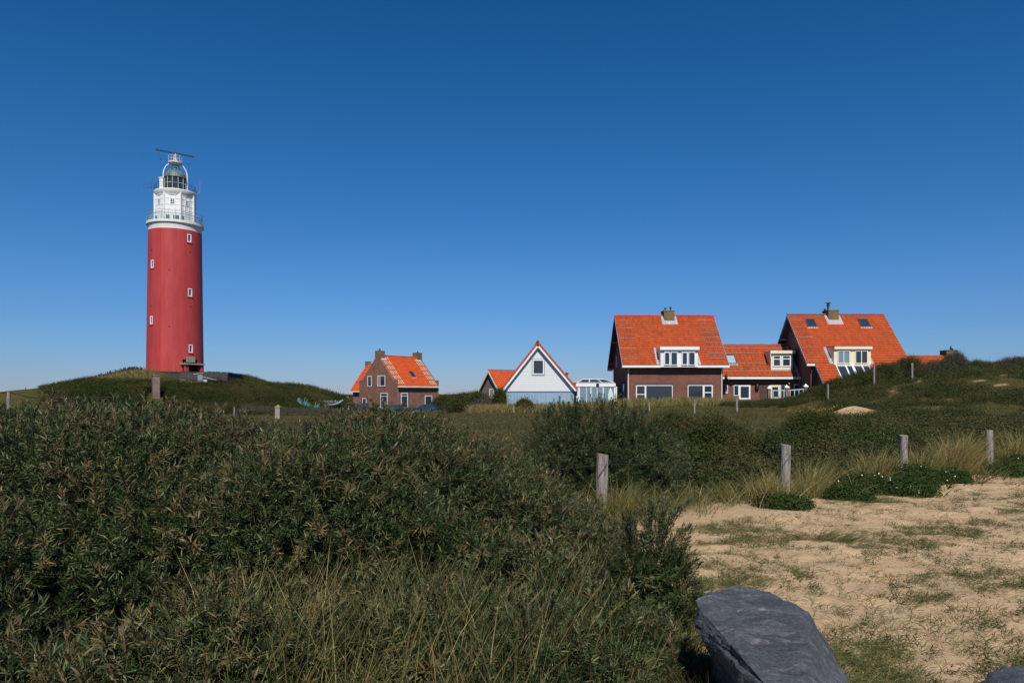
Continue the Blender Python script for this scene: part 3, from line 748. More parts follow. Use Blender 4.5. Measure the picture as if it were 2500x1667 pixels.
g = G(); fp2.box(g, W2(1855), W2(1877), .5, Z2(939), 0, .05); g.build('shutter', boards('dark_brown_boards', (.075, .04, .03), .12, 0, (.02, .012, .01), .2, .15, .01), a2)
rf = Roof(); s2 = Vector((0, YR2-YE2, zr2-ze2)); n2_ = Vector((0, -(zr2-ze2), YR2-YE2)).normalized()
rf.slope((xl2, YE2, ze2), (xr2-xl2, 0, 0), s2); rf.slope((xr2, 2*YR2-YE2, ze2), (xl2-xr2, 0, 0), Vector((0, YE2-YR2, zr2-ze2))); rf.cap((xl2, YR2, zr2+.08), (xr2, YR2, zr2+.08)); rf.build(M['tileA'], a2)
g = G(); g.box(xl2+.05, xr2+.03, YE2-.14, YE2+.1, ze2-.28, ze2-.04); g.box(xl2+.05, xr2, YE2+.1, 77.5, ze2-.25, ze2-.17); g.build('gutter', M['white'], a2)
pl2 = Plane((0, YE2, ze2), ux, n2_, s2)
z6 = lambda zx, zy: (1750+zx/8.71, 820+zy/8.71)
L3 = [(z6(0, y)[1], z6(x0, 0)[0], z6(x1, 0)[0]) for y, x0, x1 in ((272, 150, 1530), (382, 180, 1000), (598, 270, 1090), (768, 100, 1740))]
r3_ = rail_rows(L3, YE2, YR2, ze2, zr2, s2.length)
rails(pl2, a2, r3_, [(xl2+.3+.42*i, r3_[-1][0], r3_[0][0] if i < 12 else r3_[2][0]) for i in range(14)], r=.02)
def vf2(py): return v_of(py, YE2, YR2, ze2, zr2)*s2.length
xs0 = fx(z6(240, 0)[0], 78.2); skylight((0, YE2, ze2), ux, s2, n2_, a2, xs0, fx(z6(435, 0)[0], 78.2), vf2(z6(0, 600)[1]), vf2(z6(0, 415)[1]), glass='glass2')
# its dormer
d2 = 77.55; fd2 = frontplane(d2); xa, xb = fx(1882, d2), fx(1935.4, d2); zt2, zb2 = fz(856, d2), fz(901, d2)
yb2 = YE2+(zt2-ze2)/(zr2-ze2)*(YR2-YE2)
g = G(); yy0 = YE2+(zb2-ze2)/(zr2-ze2)*(YR2-YE2)
g.prism([(xa, d2, zb2-.05), (xa, d2, zt2-.2), (xa, yb2+.4, zt2-.2), (xa, yb2+.4, zb2), ], (xb-xa, 0, 0)); dor = g.build('dormer', M['cream'], a2)
g = G(); g.box(xa-.12, xb+.18, d2-.28, yb2+.5, zt2-.32, zt2); g.build('fascia', M['cream'], dor)
window(fd2, dor, fx(1886, d2), fx(1906.5, d2), fz(895, d2), fz(867, d2), fw=.12, hs=(.66,), proud=.02); window(fd2, dor, fx(1908.5, d2), fx(1930.5, d2), fz(895, d2), fz(867, d2), fw=.12, hs=(.68,), proud=.02)
g = G(); pl2.box(g, xa, xb, vf2(906), vf2(898.5), .02, .09); g.build('apron', M['lead'], dor)
g = G(); g.tube([(xa-.1, d2-.2, zt2-.1), (xa-.1, d2-.2, zt2-.75)], .045, 8); g.build('downpipe', M['white'], dor)
g = G(); pl2.box(g, xr2-.33, xr2-.02, 0, s2.length-.2, .03, .075); g.build('flashing', M['lead'], a2)
downpipe(a2, xr2-.02, 77.42, .3, ze2-.2, 'grey')
# wall lamp and vent
g = G(); g.lathe([(.02, 2.15), (.2, 2.2), (.22, 2.55), (.12, 2.72), (.03, 2.8)], 10, (W2(1847.5), 77.35)); g.build('wall_lamp', M['black'], a2, smooth=True)
for px_ in (1783.5, 1925):
    g = G(); g.tube([(W2(px_), 77.48, Z2(934)), (W2(px_), 77.3, Z2(935)), (W2(px_), 77.25, Z2(937))], .06, 8); g.build('wall_lamp', M['white' if px_ > 1900 else 'darkgrey'], a2, smooth=True)
# satellite dish (its own thing)
dsh = empty('satellite_dish', (fx(1773, 76.6), 76.6, Z2(922)), 'dark grey satellite dish under the annex gutter', 'satellite dish', local=True)
g = G(); prof = [(.0+.62*i/8, .13*(i/8)**2) for i in range(9)]; g.lathe(prof+[(.62, .15)]+[(p[0], p[1]+.02) for p in prof[::-1][1:]], 20, cap=False)
o = g.build('dish', M['darkgrey'], dsh, smooth=True); o.rotation_euler = (R(78), 0, R(72))
g = G(); g.tube([(0, 0, 0), (-.1, .5, -.1), (-.1, .9, -.1)], .03, 6); g.tube([(0, 0, -.2), (.45, -.25, 0)], .018, 6); g.build('mount_arm', M['grey'], dsh)

# ================================================== big house on the right (B)
YR3, YE3 = 79.0, 73.8; zr3, ze3 = fz(769.5, YR3), fz(887, YE3); X3, X4 = 30.33, 41.0
b_h = empty('brick_house', (35.5, 74.4, .6), 'brick house half behind the grassy dune, with cream dormer and two dark skylights', 'house')
k3 = (zr3-ze3)/(YR3-YE3); s3 = Vector((0, YR3-YE3, zr3-ze3)); n3_ = Vector((0, -k3, 1)).normalized()
YL, zL = 71.5, ze3-(YE3-71.5)*k3; XL = 31.2
zt3 = lambda Y: zr3-.2-abs(Y-YR3)*k3
g = G(); g.prism([(31.0, 74.4, -.2), (31.0, 74.4, zt3(74.4)), (31.0, YR3, zt3(YR3)), (31.0, 83.9, zt3(83.9)), (31.0, 83.9, -.2)], (9.7, 0, 0))
g.prism([(31.5, 71.9, -.2), (31.5, 71.9, zt3(71.9)-.05), (31.5, 74.38, zt3(74.38)-.05), (31.5, 74.38, -.2)], (9.1, 0, 0))
g.build('wall', M['brickA'], b_h)
rf = Roof(); rf.slope((X3, YE3, ze3), (X4-X3, 0, 0), s3)
xg0, xg1 = fx(2049, 72.6), fx(2130, 72.6)
rf.slope((XL, YL, zL), (xg0-XL, 0, 0), Vector((0, YE3-YL-.01, ze3-zL-.01))); rf.slope((xg1, YL, zL), (X4-xg1, 0, 0), Vector((0, YE3-YL-.01, ze3-zL-.01)))
rf.slope((X4, 2*YR3-YE3, ze3), (X3-X4, 0, 0), Vector((0, YE3-YR3, zr3-ze3))); rf.cap((X3-.02, YR3, zr3+.08), (X4+.02, YR3, zr3+.08)); rf.build(M['tileB'], b_h)
g = G()
for s_ in (-1, 1):
    y0 = YR3+s_*(YR3-YE3+.12)
    for xx in (X3-.04, X4-.01):
        g = G(); g.prism([(xx, y0, ze3+.02), (xx, YR3, zr3+.02), (xx, YR3, zr3-.28), (xx, y0, ze3-.28)], (.05, 0, 0)); g.build('barge_board', M['grey'], b_h)
g = G(); g.prism([(XL-.04, YL, zL+.02), (XL-.04, YE3-.15, ze3-.14), (XL-.04, YE3-.15, ze3-.44), (XL-.04, YL, zL-.26)], (.05, 0, 0))
g.build('barge_board', M['grey'], b_h)
g = G()
for yy in (75.2, 77.0, 79.0, 81.0): g = G(); g.box(X3+.02, 30.998, yy-.08, yy+.08, zt3(yy)-.32, zt3(yy)-.1); g.build('purlin', M['grey'], b_h)
g = G()
for s_ in (-1, 1):
    y0 = YR3+s_*(YR3-YE3-.1); g.add([(X3+.03, y0, ze3-.06), (30.998, y0, ze3-.06), (30.998, YR3, zr3-.22), (X3+.03, YR3, zr3-.22)], [(0, 1, 2, 3)])
g.build('soffit', M['darkgrey'], b_h)
g = G(); g.box(X3, XL-.06, YE3-.14, YE3+.1, ze3-.26, ze3-.03); g.build('gutter', M['white'], b_h)
g = G(); g.tube([(31.42, 74.28, .6), (31.42, 74.28, ze3-.5)], .06, 8); g.build('downpipe', M['oldwood'], b_h)
pl3 = Plane((0, YE3, ze3), ux, n3_, s3); LV3 = s3.length; z7 = lambda zx, zy: (1880+zx/4.9, 730+zy/4.9)
L4 = [(z7(0, y)[1], z7(x0, 0)[0], z7(x1, 0)[0]) for y, x0, x1 in ((260, 250, 425), (347, 285, 455), (463, 340, 505), (583, 395, 562), (706, 448, 612))]
r4_ = rail_rows(L4, YE3, YR3, ze3, zr3, LV3); rails(pl3, b_h, r4_, [(r4_[0][1]+.15+.17*i, r4_[-1][0], r4_[0][0]) for i in range(7)])
vf3 = lambda py: v_of(py, YE3, YR3, ze3, zr3)*LV3
for q0, q1 in ((440, 548), (1080, 1190)):
    skylight((0, YE3, ze3), ux, s3, n3_, b_h, fx(z7(q0, 0)[0], 77.8), fx(z7(q1+6, 0)[0], 77.8), vf3(z7(0, 338)[1]), vf3(z7(0, 243)[1]))
cx0, cx1 = fx(z7(700, 0)[0], 78.4), fx(z7(822, 0)[0], 78.4)
c_ = chimney(b_h, cx0, cx1, 78.4, 80.0, zr3-1.4, fz(757, 78.4), pots=((cx0+.1, 79.6, .2),))
g = G(); zz = fz(757, 78.4); cxm = (cx0+cx1)/2-.25
g.lathe([(.12, zz), (.12, zz+.55), (.2, zz+.57), (.2, zz+.62), (.13, zz+.64), (.13, zz+.8), (.28, zz+.85), (.28, zz+.9), (.05, zz+.93)], 12, (cxm, 79.2)); g.build('flue', M['darkgrey'], c_, smooth=True)
g = G(); vq = lambda Y: (Y-YE3)/(YR3-YE3)*LV3
pl3.box(g, cx0-.3, cx1+.3, vq(77.9), vq(78.4), .02, .085); pl3.box(g, cx0-.3, cx0, vq(78.4), LV3-.1, .02, .085); pl3.box(g, cx1, cx1+.3, vq(78.4), LV3-.1, .02, .085); g.build('flashing', M['lead'], b_h)
# dormer B
d3 = 73.6; fd3 = frontplane(d3); xa, xb = fx(2036, d3), fx(2126, d3); zt_, zb_ = fz(845.5, d3), fz(892, d3)
yb3 = YE3+(zt_-ze3)/k3
g = G(); g.prism([(xa, d3, zb_), (xa, d3, zt_-.25), (xa, yb3+.3, zt_-.25), (xa, yb3+.3, zb_+1.0), (xa, d3+1.0, zb_)], (xb-xa, 0, 0)); dor = g.build('dormer', M['cream'], b_h)
g = G(); g.box(xa-.03, xb+.06, d3-.22, yb3+.4, zt_-.3, zt_); g.build('fascia', M['cream'], dor)
g = G(); g.box(xa-.05, xb+.08, d3-.24, yb3+.5, zt_+.002, zt_+.06); g.build('dormer_roof', M['rust'], dor)
for q0, q1, vs in ((805, 955, (.5,)), (1015, 1168, (.5,))): window(fd3, dor, fx(z7(q0, 0)[0], d3), fx(z7(q1, 0)[0], d3), fz(z7(0, 772)[1], d3), fz(z7(0, 615)[1], d3), vs=vs, fw=.09, frame='cream', glass='glass' if q0 > 900 else 'glassblue', proud=.02)
g = G(); g.box(xa+.1, xb+.1, d3-.12, d3, zb_-.12, zb_); g.build('sill', M['lead'], dor)
for xs_, sg in ((xa-.02, -1), (xb+.02, 1)):
    g = G(); v0 = Vector((xs_, YE3-.1, ze3-.1)); v1 = Vector((xs_, yb3, zt_)); w_ = Vector((sg*.36, 0, 0)); up = n3_*.08
    g.hexa([v0, v0+w_, v1+w_, v1, v0+up, v0+w_+up, v1+w_*.8+up, v1+up]); g.build('flashing', M['lead'], dor)
# sloping glass roof of the sun room under the dormer
pg = Plane((0, YL, zL), ux, n3_, (0, 1, k3)); Lg = math.hypot(YE3-YL, ze3-zL)
g = G(); pg.box(g, xg0, xg1, 0, Lg-.05, -.1, -.02); gl = g.build('glass_roof', M['glass'], b_h)
for q, w_ in ((2072, .14), (2089, .24), (2112, .12), (2049, .1), (2129, .1)):
    u_ = fx(q, 72.8); g = G(); pg.box(g, u_-w_/2, u_+w_/2, 0, Lg-.1, -.02, .09); g.build('glazing_bar', M['white'], gl)

# ================================================== small roof with chimney behind the dune
c_h = empty('cottage', (fx(2270, 88), 88, 1.5), 'roof and tall brick chimney of a cottage showing above the bushes on the dune', 'house')
cy = 90.0; czr = fz(870.5, cy); x0_, x1_ = fx(2205, cy), fx(2308, cy)
rf = Roof(); rf.slope((x0_, cy-3.2, czr-2.9), (x1_-x0_, 0, 0), (0, 3.2, 2.9)); rf.slope((x1_, cy+3.2, czr-2.9), (x0_-x1_, 0, 0), (0, -3.2, 2.9)); rf.cap((x0_, cy, czr+.07), (x1_, cy, czr+.07)); rf.build(M['tileA'], c_h)
g = G(); g.prism([(x0_+.3, cy-2.9, .5), (x0_+.3, cy-2.9, czr-2.8), (x0_+.3, cy, czr-.2), (x0_+.3, cy+2.9, czr-2.8), (x0_+.3, cy+2.9, .5)], (x1_-x0_-.6, 0, 0)); g.build('wall', M['brickA'], c_h)
zc_ = fz(856.5, cy); chimney(c_h, fx(2308.5, cy-.4), fx(2336, cy-.4), cy-.6, cy+.8, 2.0, zc_, m='brickC', pots=((fx(2325, cy), cy, .22),), capm='darkgrey')
crow = empty('crow', (fx(2320, cy), cy-.1, zc_+.07), 'dark bird perched on the far cottage chimney', 'bird', local=True)
g = G(); g.lathe([(.01, .05), (.10, .12), (.13, .22), (.10, .34), (.06, .42), (.07, .49), (.04, .55), (.005, .57)], 10); g.tube([(.03, 0, .49), (.16, 0, .47)], [.03, .005], 6); g.tube([(-.05, 0, .2), (-.25, 0, .02)], [.05, .02], 6)
g.tube([(0, .03, .12), (0, .03, 0)], .012, 4); g.tube([(0, -.03, .12), (0, -.03, 0)], .012, 4); g.build('body', M['black'], crow, smooth=True)

# ================================================== white gabled house
wy = 75.0; w_h = empty('white_house', (fx(1316, wy), wy, .1), 'white boarded gable house with blue-grey lower wall and one attic window', 'house')
ax, az_ = fx(1313.2, wy), fz(836, wy); lx, lz = fx(1222.5, wy), fz(952.5, wy); rx, rz_ = fx(1410, wy), fz(951, wy)
zsp = fz(954.5, wy); D = 8.5; wyf = wy+.42
gl_, gr_ = lx+.22, rx-.30
g = G(); g.prism([(gl_, wyf, zsp), (gr_, wyf, zsp), (gr_, wyf, zsp+.08), (ax, wyf, az_-.42), (gl_, wyf, zsp+.08)], (0, D-.8, 0)); cut = G(); fw_ = frontplane(wyf)
wu0, wu1, wz0, wz1 = fx(1300, wyf), fx(1328.3, wyf), fz(914.5, wyf), fz(877.5, wyf)
fw_.box(cut, wu0, wu1, wz0, wz1, -.12, .1); g.build('gable_wall', M['siding'], w_h, cuts=cut)
g = G(); g.box(gl_+.03, gr_-.03, wyf+.03, wyf+D-.9, -.4, zsp); g.build('wall', M['bluewood'], w_h)
g = G(); g.box(gl_, gr_, wyf-.03, wyf+.02, zsp-.08, zsp-.0); g.build('trim', M['grey'], w_h)
wn_ = window(fw_, w_h, wu0, wu1, wz0, wz1, fw=.12, proud=.02, glass='glass', vs=())
g = G(); fw_.box(g, wu0-.07, wu1+.07, wz0-.07, wz0, 0, .05); fw_.box(g, wu0-.07, wu1+.07, wz1, wz1+.07, 0, .05); fw_.box(g, wu0-.07, wu0, wz0, wz1, 0, .05); fw_.box(g, wu1, wu1+.07, wz0, wz1, 0, .05); g.build('surround', M['grey'], wn_)
for c0, c1 in ((.14, .38), (.5, .78)):
    g = G(); fw_.box(g, wu0+(wu1-wu0)*c0, wu0+(wu1-wu0)*c1, wz0+.12, wz0+1.05, -.102, -.096); g.build('curtain', M['balus'], wn_)
rf = Roof()
sL = Vector((ax-lx, 0, az_-lz)); sR = Vector((ax-rx, 0, az_-rz_))
rf.slope((lx, wy+D, lz), (0, -D, 0), sL, thick=.06); rf.slope((rx, wy, rz_), (0, D, 0), sR, thick=.06)
rf.cap((ax, wy-.02, az_+.12), (ax, wy+D, az_+.12), .15); rf.build(M['tileB'], w_h)
g = G()   # orange verge tiles seen edge on
for p0, s_ in (((lx, lz), sL), ((rx, rz_), sR)):
    n_ = 16; sd = 1 if p0[0] > ax else -1
    nn = Vector((-s_.z, 0, s_.x)).normalized(); nn = nn if nn.z > 0 else -nn
    for i in range(n_):
        q0 = Vector((p0[0], wy-.03, p0[1]))+s_*(i/n_); q1 = q0+s_*(1.06/n_)
        g.hexa([q0-nn*.10, q1-nn*.10, q1-nn*.10+Vector((0, .2, 0)), q0-nn*.10+Vector((0, .2, 0)), q0+nn*.12, q1+nn*.075, q1+nn*.075+Vector((0, .2, 0)), q0+nn*.12+Vector((0, .2, 0))])
g.build('verge_tile', M['vtile'] if 'vtile' in M else M.setdefault('vtile', noisy('verge_tile_orange', (.40, .075, .025), .2, 4)), w_h)
for p0, s_ in (((lx, lz), sL), ((rx, rz_), sR)):
    nn = Vector((-s_.z, 0, s_.x)).normalized(); nn = nn if nn.z > 0 else -nn
    g = G(); a0 = Vector((p0[0], wy, p0[1]))-nn*.10; a1 = Vector((ax, wy, az_))-nn*.10
    g.hexa([a0-nn*.20, a1-nn*.20-Vector((0, 0, .0)), a1-nn*.20+Vector((0, .05, 0)), a0-nn*.20+Vector((0, .05, 0)), a0, a1, a1+Vector((0, .05, 0)), a0+Vector((0, .05, 0))]); g.build('barge_board', M['white'], w_h)
    g = G(); a0 = a0+Vector((0, .06, 0)); a1 = a1+Vector((0, .06, 0)); e = Vector((0, .36, 0)); g.hexa([a0-nn*.05, a1-nn*.05, a1-nn*.05+e, a0-nn*.05+e, a0, a1, a1+e, a0+e]); g.build('soffit', M['grey'], w_h)
g = G(); g.lathe([(.1, 0), (.1, .35), (.17, .37), (.17, .5), (.03, .55)], 10, (fx(1384, 79), 79)); o = g.build('roof_vent', M['rust'], w_h, smooth=True); o.location = (0, 0, fz(921, 79))
downpipe(w_h, gl_-.03, wyf-.02, 0, zsp, 'white', wyf-.02)

# ================================================== weathered wooden cottage behind it (rotated)
th = R(33); OX = (fx(1221, 83.2), 83.2)
wc = empty('wooden_cottage', (OX[0], OX[1], .0), 'weathered grey wooden cottage with orange roof, left behind the white gabled house', 'house', rz=th, local=True)
# local x = ridge direction, y = across the gable
zr4, ze4, hw = 4.42, 2.2, 2.15; yc = 2.15
cut = G(); gp = Plane((0, 0, 0), (0, -1, 0), (-1, 0, 0)); gp.box(cut, -2.4, -1.35, 1.15, 2.3, -.1, .1)
g = G(); g.prism([(0, .1, -1), (0, .1, ze4), (0, yc, zr4-.25), (0, 4.2, ze4), (0, 4.2, -1)], (5, 0, 0)); g.build('wall', M['oldwood'], wc, cuts=cut)
window(gp, wc, -2.4, -1.35, 1.15, 2.3, fw=.16, curtain=[(.2, .8)])
rf = Roof(); rf.slope((-.3, -.2, ze4-.15), (5.6, 0, 0), (0, yc+.2, zr4-ze4+.15), thick=.08); rf.slope((5.3, 4.5, ze4-.15), (-5.6, 0, 0), (0, yc-4.5, zr4-ze4+.15), thick=.08); rf.cap((-.32, yc, zr4+.08), (5.3, yc, zr4+.08)); rf.build(M['tileN'], wc)
g = G()
for y0 in (-.2, 4.5): g.prism([(-.34, y0, ze4-.15), (-.34, yc, zr4), (-.34, yc, zr4-.24), (-.34, y0, ze4-.39)], (.05, 0, 0))
g.build('barge_board', M['cream'], wc)
g = G(); g.lathe([(.1, 2.9), (.1, 3.25), (.2, 3.28), (.2, 3.42), (.05, 3.5)], 10, (2.55, .75)); g.build('roof_vent', M['rust'], wc, smooth=True)

# ================================================== glass conservatory
cy_ = 75.6; k_ = empty('conservatory', (fx(1455, cy_), cy_, .2), 'white framed glass conservatory with roof lantern beside the white gabled house', 'conservatory')
qx = lambda zx: fx(1140+zx/6.19, cy_); qz = lambda zy: fz(820+zy/6.19, cy_)
xa, xb, z0_, z1_ = qx(1645), qx(2245), .2, qz(765)
g = G(); g.box(xa, xb, cy_-.1, cy_+4.5, z1_, qz(712)); g.build('fascia', M['white'], k_)
g = G(); g.box(xa-.03, xb+.03, cy_-.13, cy_+4.53, qz(712), qz(708)); g.build('roof_edge', M['grey'], k_)
ftl, ftr = qx(1775), qx(2095); zt0, zt1 = qz(708), qz(665)+.12
P0 = [(xa+.15, cy_+.15, zt0), (xb-.15, cy_+.15, zt0), (xb-.15, cy_+4.2, zt0), (xa+.15, cy_+4.2, zt0)]; P1 = [(ftl, cy_+1.6, zt1), (ftr, cy_+1.6, zt1), (ftr, cy_+2.8, zt1), (ftl, cy_+2.8, zt1)]
g = G(); g.hexa(P0+P1); la = g.build('lantern_glass', M['glass'], k_)
g = G()
for i in range(4): g.bar(P0[i], P1[i], .1); g.bar(P1[i], P1[(i+1) % 4], .1); g.bar(P0[i], P0[(i+1) % 4], .1)
for f in (.33, .68): g.bar(Vector(P0[0]).lerp(Vector(P0[1]), f), Vector(P1[0]).lerp(Vector(P1[1]), f), .09)
g.build('lantern_frame', M['white'], la)
g = G(); g.box(xa+.05, qx(1700), cy_, cy_+.12, z0_, z1_); g.build('side_panel', M['whitewall'], k_)
fk = frontplane(cy_); 
for p0, p1 in ((1700, 1872), (1872, 2062), (2062, 2228)):
    nm = 'door' if p0 == 1872 else 'window'
    window(fk, k_, qx(p0), qx(p1), z0_, z1_, fw=.12 if nm == 'door' else .05, frame='balus' if nm == 'door' else 'white', glass='glassblue', name=nm, vs=(.5,) if nm == 'door' else (.62,))
for p0, z_ in ((2245, .1), (2268, .1)):
    g = G(); g.box(qx(p0)-.13, qx(p0), cy_-.02, cy_+.12, z0_, z1_); g.build('post', M['white'], k_)
g = G(); g.box(xa+.1, xa+.2, cy_+.15, cy_+4.4, z0_, z1_); g.box(xb-.2, xb-.1, cy_+.15, cy_+4.4, z0_, z1_); g.box(xa+.1, xb-.1, cy_+4.3, cy_+4.4, z0_, z1_); g.build('wall', M['glassblue'], k_)
g = G(); g.lathe([(.02, -.06), (.16, -.05), (.17, .0), (.1, .08), (.02, .1)], 14); o = g.build('lamp', M['black'], k_, smooth=True, fixn=True); o.data.transform(Matrix.Translation((0,0,0)));
for v in o.data.vertices:
    v.co = Vector((v.co.x+OFF[k_.name].x, v.co.y+OFF[k_.name].y, v.co.z+OFF[k_.name].z)); v.co = Vector((v.co.x+qx(1973), v.co.z+cy_-.14, v.co.y+qz(738)))-OFF[k_.name]
sb = empty('surfboard', (qx(2168), cy_-.35, .35), 'pale green surfboard standing upright against the conservatory glass', 'surfboard', local=True)
g = G(); n_ = 14; pr = []; 
ring = []
for i in range(n_+1):
    t_ = i/n_; w_ = .27*math.sin(math.pi*min(1, t_*.98+.02))**.55 if 0 < t_ < 1 else .02; z = t_*1.95
    ring.append([(-w_, 0, z), (0, -.04, z), (w_, 0, z), (0, .03, z)])
vs_ = [p for r_ in ring for p in r_]; g.add(vs_, [(i*4+k, i*4+(k+1) % 4, i*4+4+(k+1) % 4, i*4+4+k) for i in range(n_) for k in range(4)])
o = g.build('board', noisy('pale_green_board', (.50, .60, .52), .06, 2, .3), sb, smooth=True); o.rotation_euler = (R(-8), 0, 0)

# ================================================== small brick house (rotated)
th5 = R(50); C5 = (fx(967, 125), 125.0); gz5 = -1.35
sh = empty('brick_house', (C5[0], C5[1], 0), 'small brown brick house with stepped gable and two chimneys, nearest the lighthouse', 'house', rz=th5, local=True)
ct, st_ = math.cos(th5), math.sin(th5)
def to_local(px, py, axis, val):
    d = Vector(((px-CX)/F, 1, (HY-py)/F)); dl = Vector((d.x*ct+d.y*st_, -d.x*st_+d.y*ct, d.z))
    o_ = Vector((-C5[0], -C5[1], EYE)); ol = Vector((o_.x*ct+o_.y*st_, -o_.x*st_+o_.y*ct, o_.z))
    k = (val-ol[axis])/dl[axis]; return ol+dl*k
L5, W5 = 10.3, 10.2; ze5, zr5 = 3.2, 8.55
z8 = lambda zx, zy: (820+zx/7.84, 830+zy/7.84)
# gable wall (local x=0), parapet with shoulders
gz = lambda y: ze5+(1-abs(y-W5/2)/(W5/2))*(zr5-ze5)
zs = to_local(*z8(1100, 765), 0, 0)[2]
for x0, nm in ((0, 'gable_wall'), (L5-.35, 'gable_wall')):
    cut = G(); gp = Plane((0, 0, 0), (0, -1, 0), (-1, 0, 0))
    specs = []
    if x0 == 0:
        for (q0, q1, t0, b0, kw) in ((607, 685, 685, 890, {}), (800, 945, 675, 885, dict(curtain=[(.12, .4)])), (508, 585, 1110, 1290, {}), (855, 990, 1012, 1300, dict(hs=(.78,)))):
            A_ = to_local(*z8(q0, b0), 0, 0); B_ = to_local(*z8(q1, t0), 0, 0); specs.append((-A_.y, -B_.y, A_.z, B_.z, kw)); gp.box(cut, -A_.y, -B_.y, A_.z, B_.z, -.12, .1)
    g = G(); pt = .12; sw = .75
    prof = [(x0, 0, gz5-.5), (x0, 0, zs), (x0, sw, zs), (x0, sw+.25, gz(sw+.25)+pt), (x0, W5/2, zr5+pt), (x0, W5-sw-.25, gz(sw+.25)+pt), (x0, W5-sw, zs), (x0, W5, zs), (x0, W5, gz5-.5)]
    g.prism(prof, (.35, 0, 0)); g.build('gable_wall', M['brickS'], sh, cuts=cut)
    for s5 in specs: window(gp, sh, *s5[:4], fw=.12, sill='darkgrey', **s5[4])
g = G()
for yy in (0, W5-sw):
    for x0 in (-.03, L5-.38): g.box(x0, x0+.41, yy-.02, yy+sw+.02, zs, zs+.08)
g.build('coping', M['curb'], sh)
# long side walls
cut = G(); sp = Plane((0, .15, 0), (1, 0, 0), (0, -1, 0)); specs = []
for (q0, q1, t0, b0, kw) in ((1245, 1375, 1012, 1300, dict(hs=(.8,))), (1703, 1840, 1062, 1330, {})):
    A_ = to_local(*z8(q0, b0), 1, .15); B_ = to_local(*z8(q1, t0), 1, .15); specs.append((A_.x, B_.x, A_.z, B_.z, kw)); sp.box(cut, A_.x, B_.x, A_.z, B_.z, -.12, .1)
g = G(); g.box(.34, L5-.34, .15, W5-.15, gz5-.5, ze5-.02); g.build('wall', M['brickS'], sh, cuts=cut)
for s5 in specs: window(sp, sh, *s5[:4], fw=.13, **s5[4])
rf = Roof(); sl5 = Vector((0, W5/2+.25, (zr5-ze5)*(1+.5/W5))); 
rf.slope((.34, -.25, zr5-sl5.z), (L5-.68, 0, 0), sl5, tw=.3, th=.36); rf.slope((L5-.34, W5+.25, zr5-sl5.z), (-(L5-.68), 0, 0), Vector((0, -sl5.y, sl5.z)), tw=.3, th=.36)
rf.cap((.3, W5/2, zr5+.07), (L5-.3, W5/2, zr5+.07)); rf.build(M['tileN'], sh)
n5_ = Vector((0, -sl5.z, sl5.y)).normalized(); pl5 = Plane((0, -.25, zr5-sl5.z), (1, 0, 0), n5_, sl5); L5v = sl5.length
g = G(); g.box(.2, L5+.05, -.42, -.2, ze5-.36, ze5-.16); g.box(.36, L5-.02, -.2, .15, ze5-.36, ze5-.26); g.build('gutter', M['whitewall'], sh)
g = G(); g.tube([(.5, -.3, ze5-.3), (.5, .08, ze5-.7), (.5, .08, gz5)], .05, 8); g.build('downpipe', M['curb'], sh)
# snow rails: pale strips down the slope crossed by dark rows, near each gable
for u0 in (.42, L5-2.0):
    for k in range(4):
        g = G(); uu = u0+.22+k*.42; pl5.box(g, uu, uu+.045, .3, L5v-(.7 if k == 0 else .45), .09, .15); g.build('roof_rail', M['cream'], sh)
    for j in range(6):
        g = G(); vv_ = L5v*(.06+.155*j); pl5.box(g, u0, u0+1.65, vv_, vv_+.09, .09, .17); g.build('roof_rail', M['rust'], sh)
# skylight
zz0 = to_local(*z8(1400, 605), 1, 3.2); 
def roof_local(px, py):
    best = None
    for i in range(400):
        y = -.25+(W5/2+.25)*i/399; p_ = to_local(px, py, 1, y); z = zr5-sl5.z+(y+.25)/sl5.y*sl5.z
        if best is None or abs(p_.z-z) < best[0]: best = (abs(p_.z-z), p_.x, (y+.25)/sl5.y*L5v)
    return best[1:]
sa = roof_local(*z8(1462, 715)); sb_ = roof_local(*z8(1465, 605))
skylight((0, -.25, zr5-sl5.z), (1, 0, 0), sl5, n5_, sh, sa[0], sa[0]+.85, sa[1], sb_[1])
# chimneys on both gable tops
zt5 = to_local(*z8(800, 210), 0, 0)[2]
chimney(sh, -.003, 1.25, W5/2-.62, W5/2+.62, zr5-1.25, zt5, m='brickS', pots=((.3, W5/2-.3, .22), (.6, W5/2, .4), (.9, W5/2+.3, .22)))
zt6 = to_local(*z8(1600, 255), 0, L5)[2]
chimney(sh, L5-1.3, L5+.003, W5/2-.62, W5/2+.62, zr5-1.25, zt6, m='brickC', pots=((L5-.9, W5/2-.3, .22), (L5-.6, W5/2, .22), (L5-.3, W5/2+.3, .22)))
for u0, u1 in ((.36, 1.5), (L5-1.55, L5-.36)):
    g = G(); pl5.box(g, u0, u1, L5v-1.35, L5v-.75, .06, .13); g.build('flashing', M['lead'], sh)
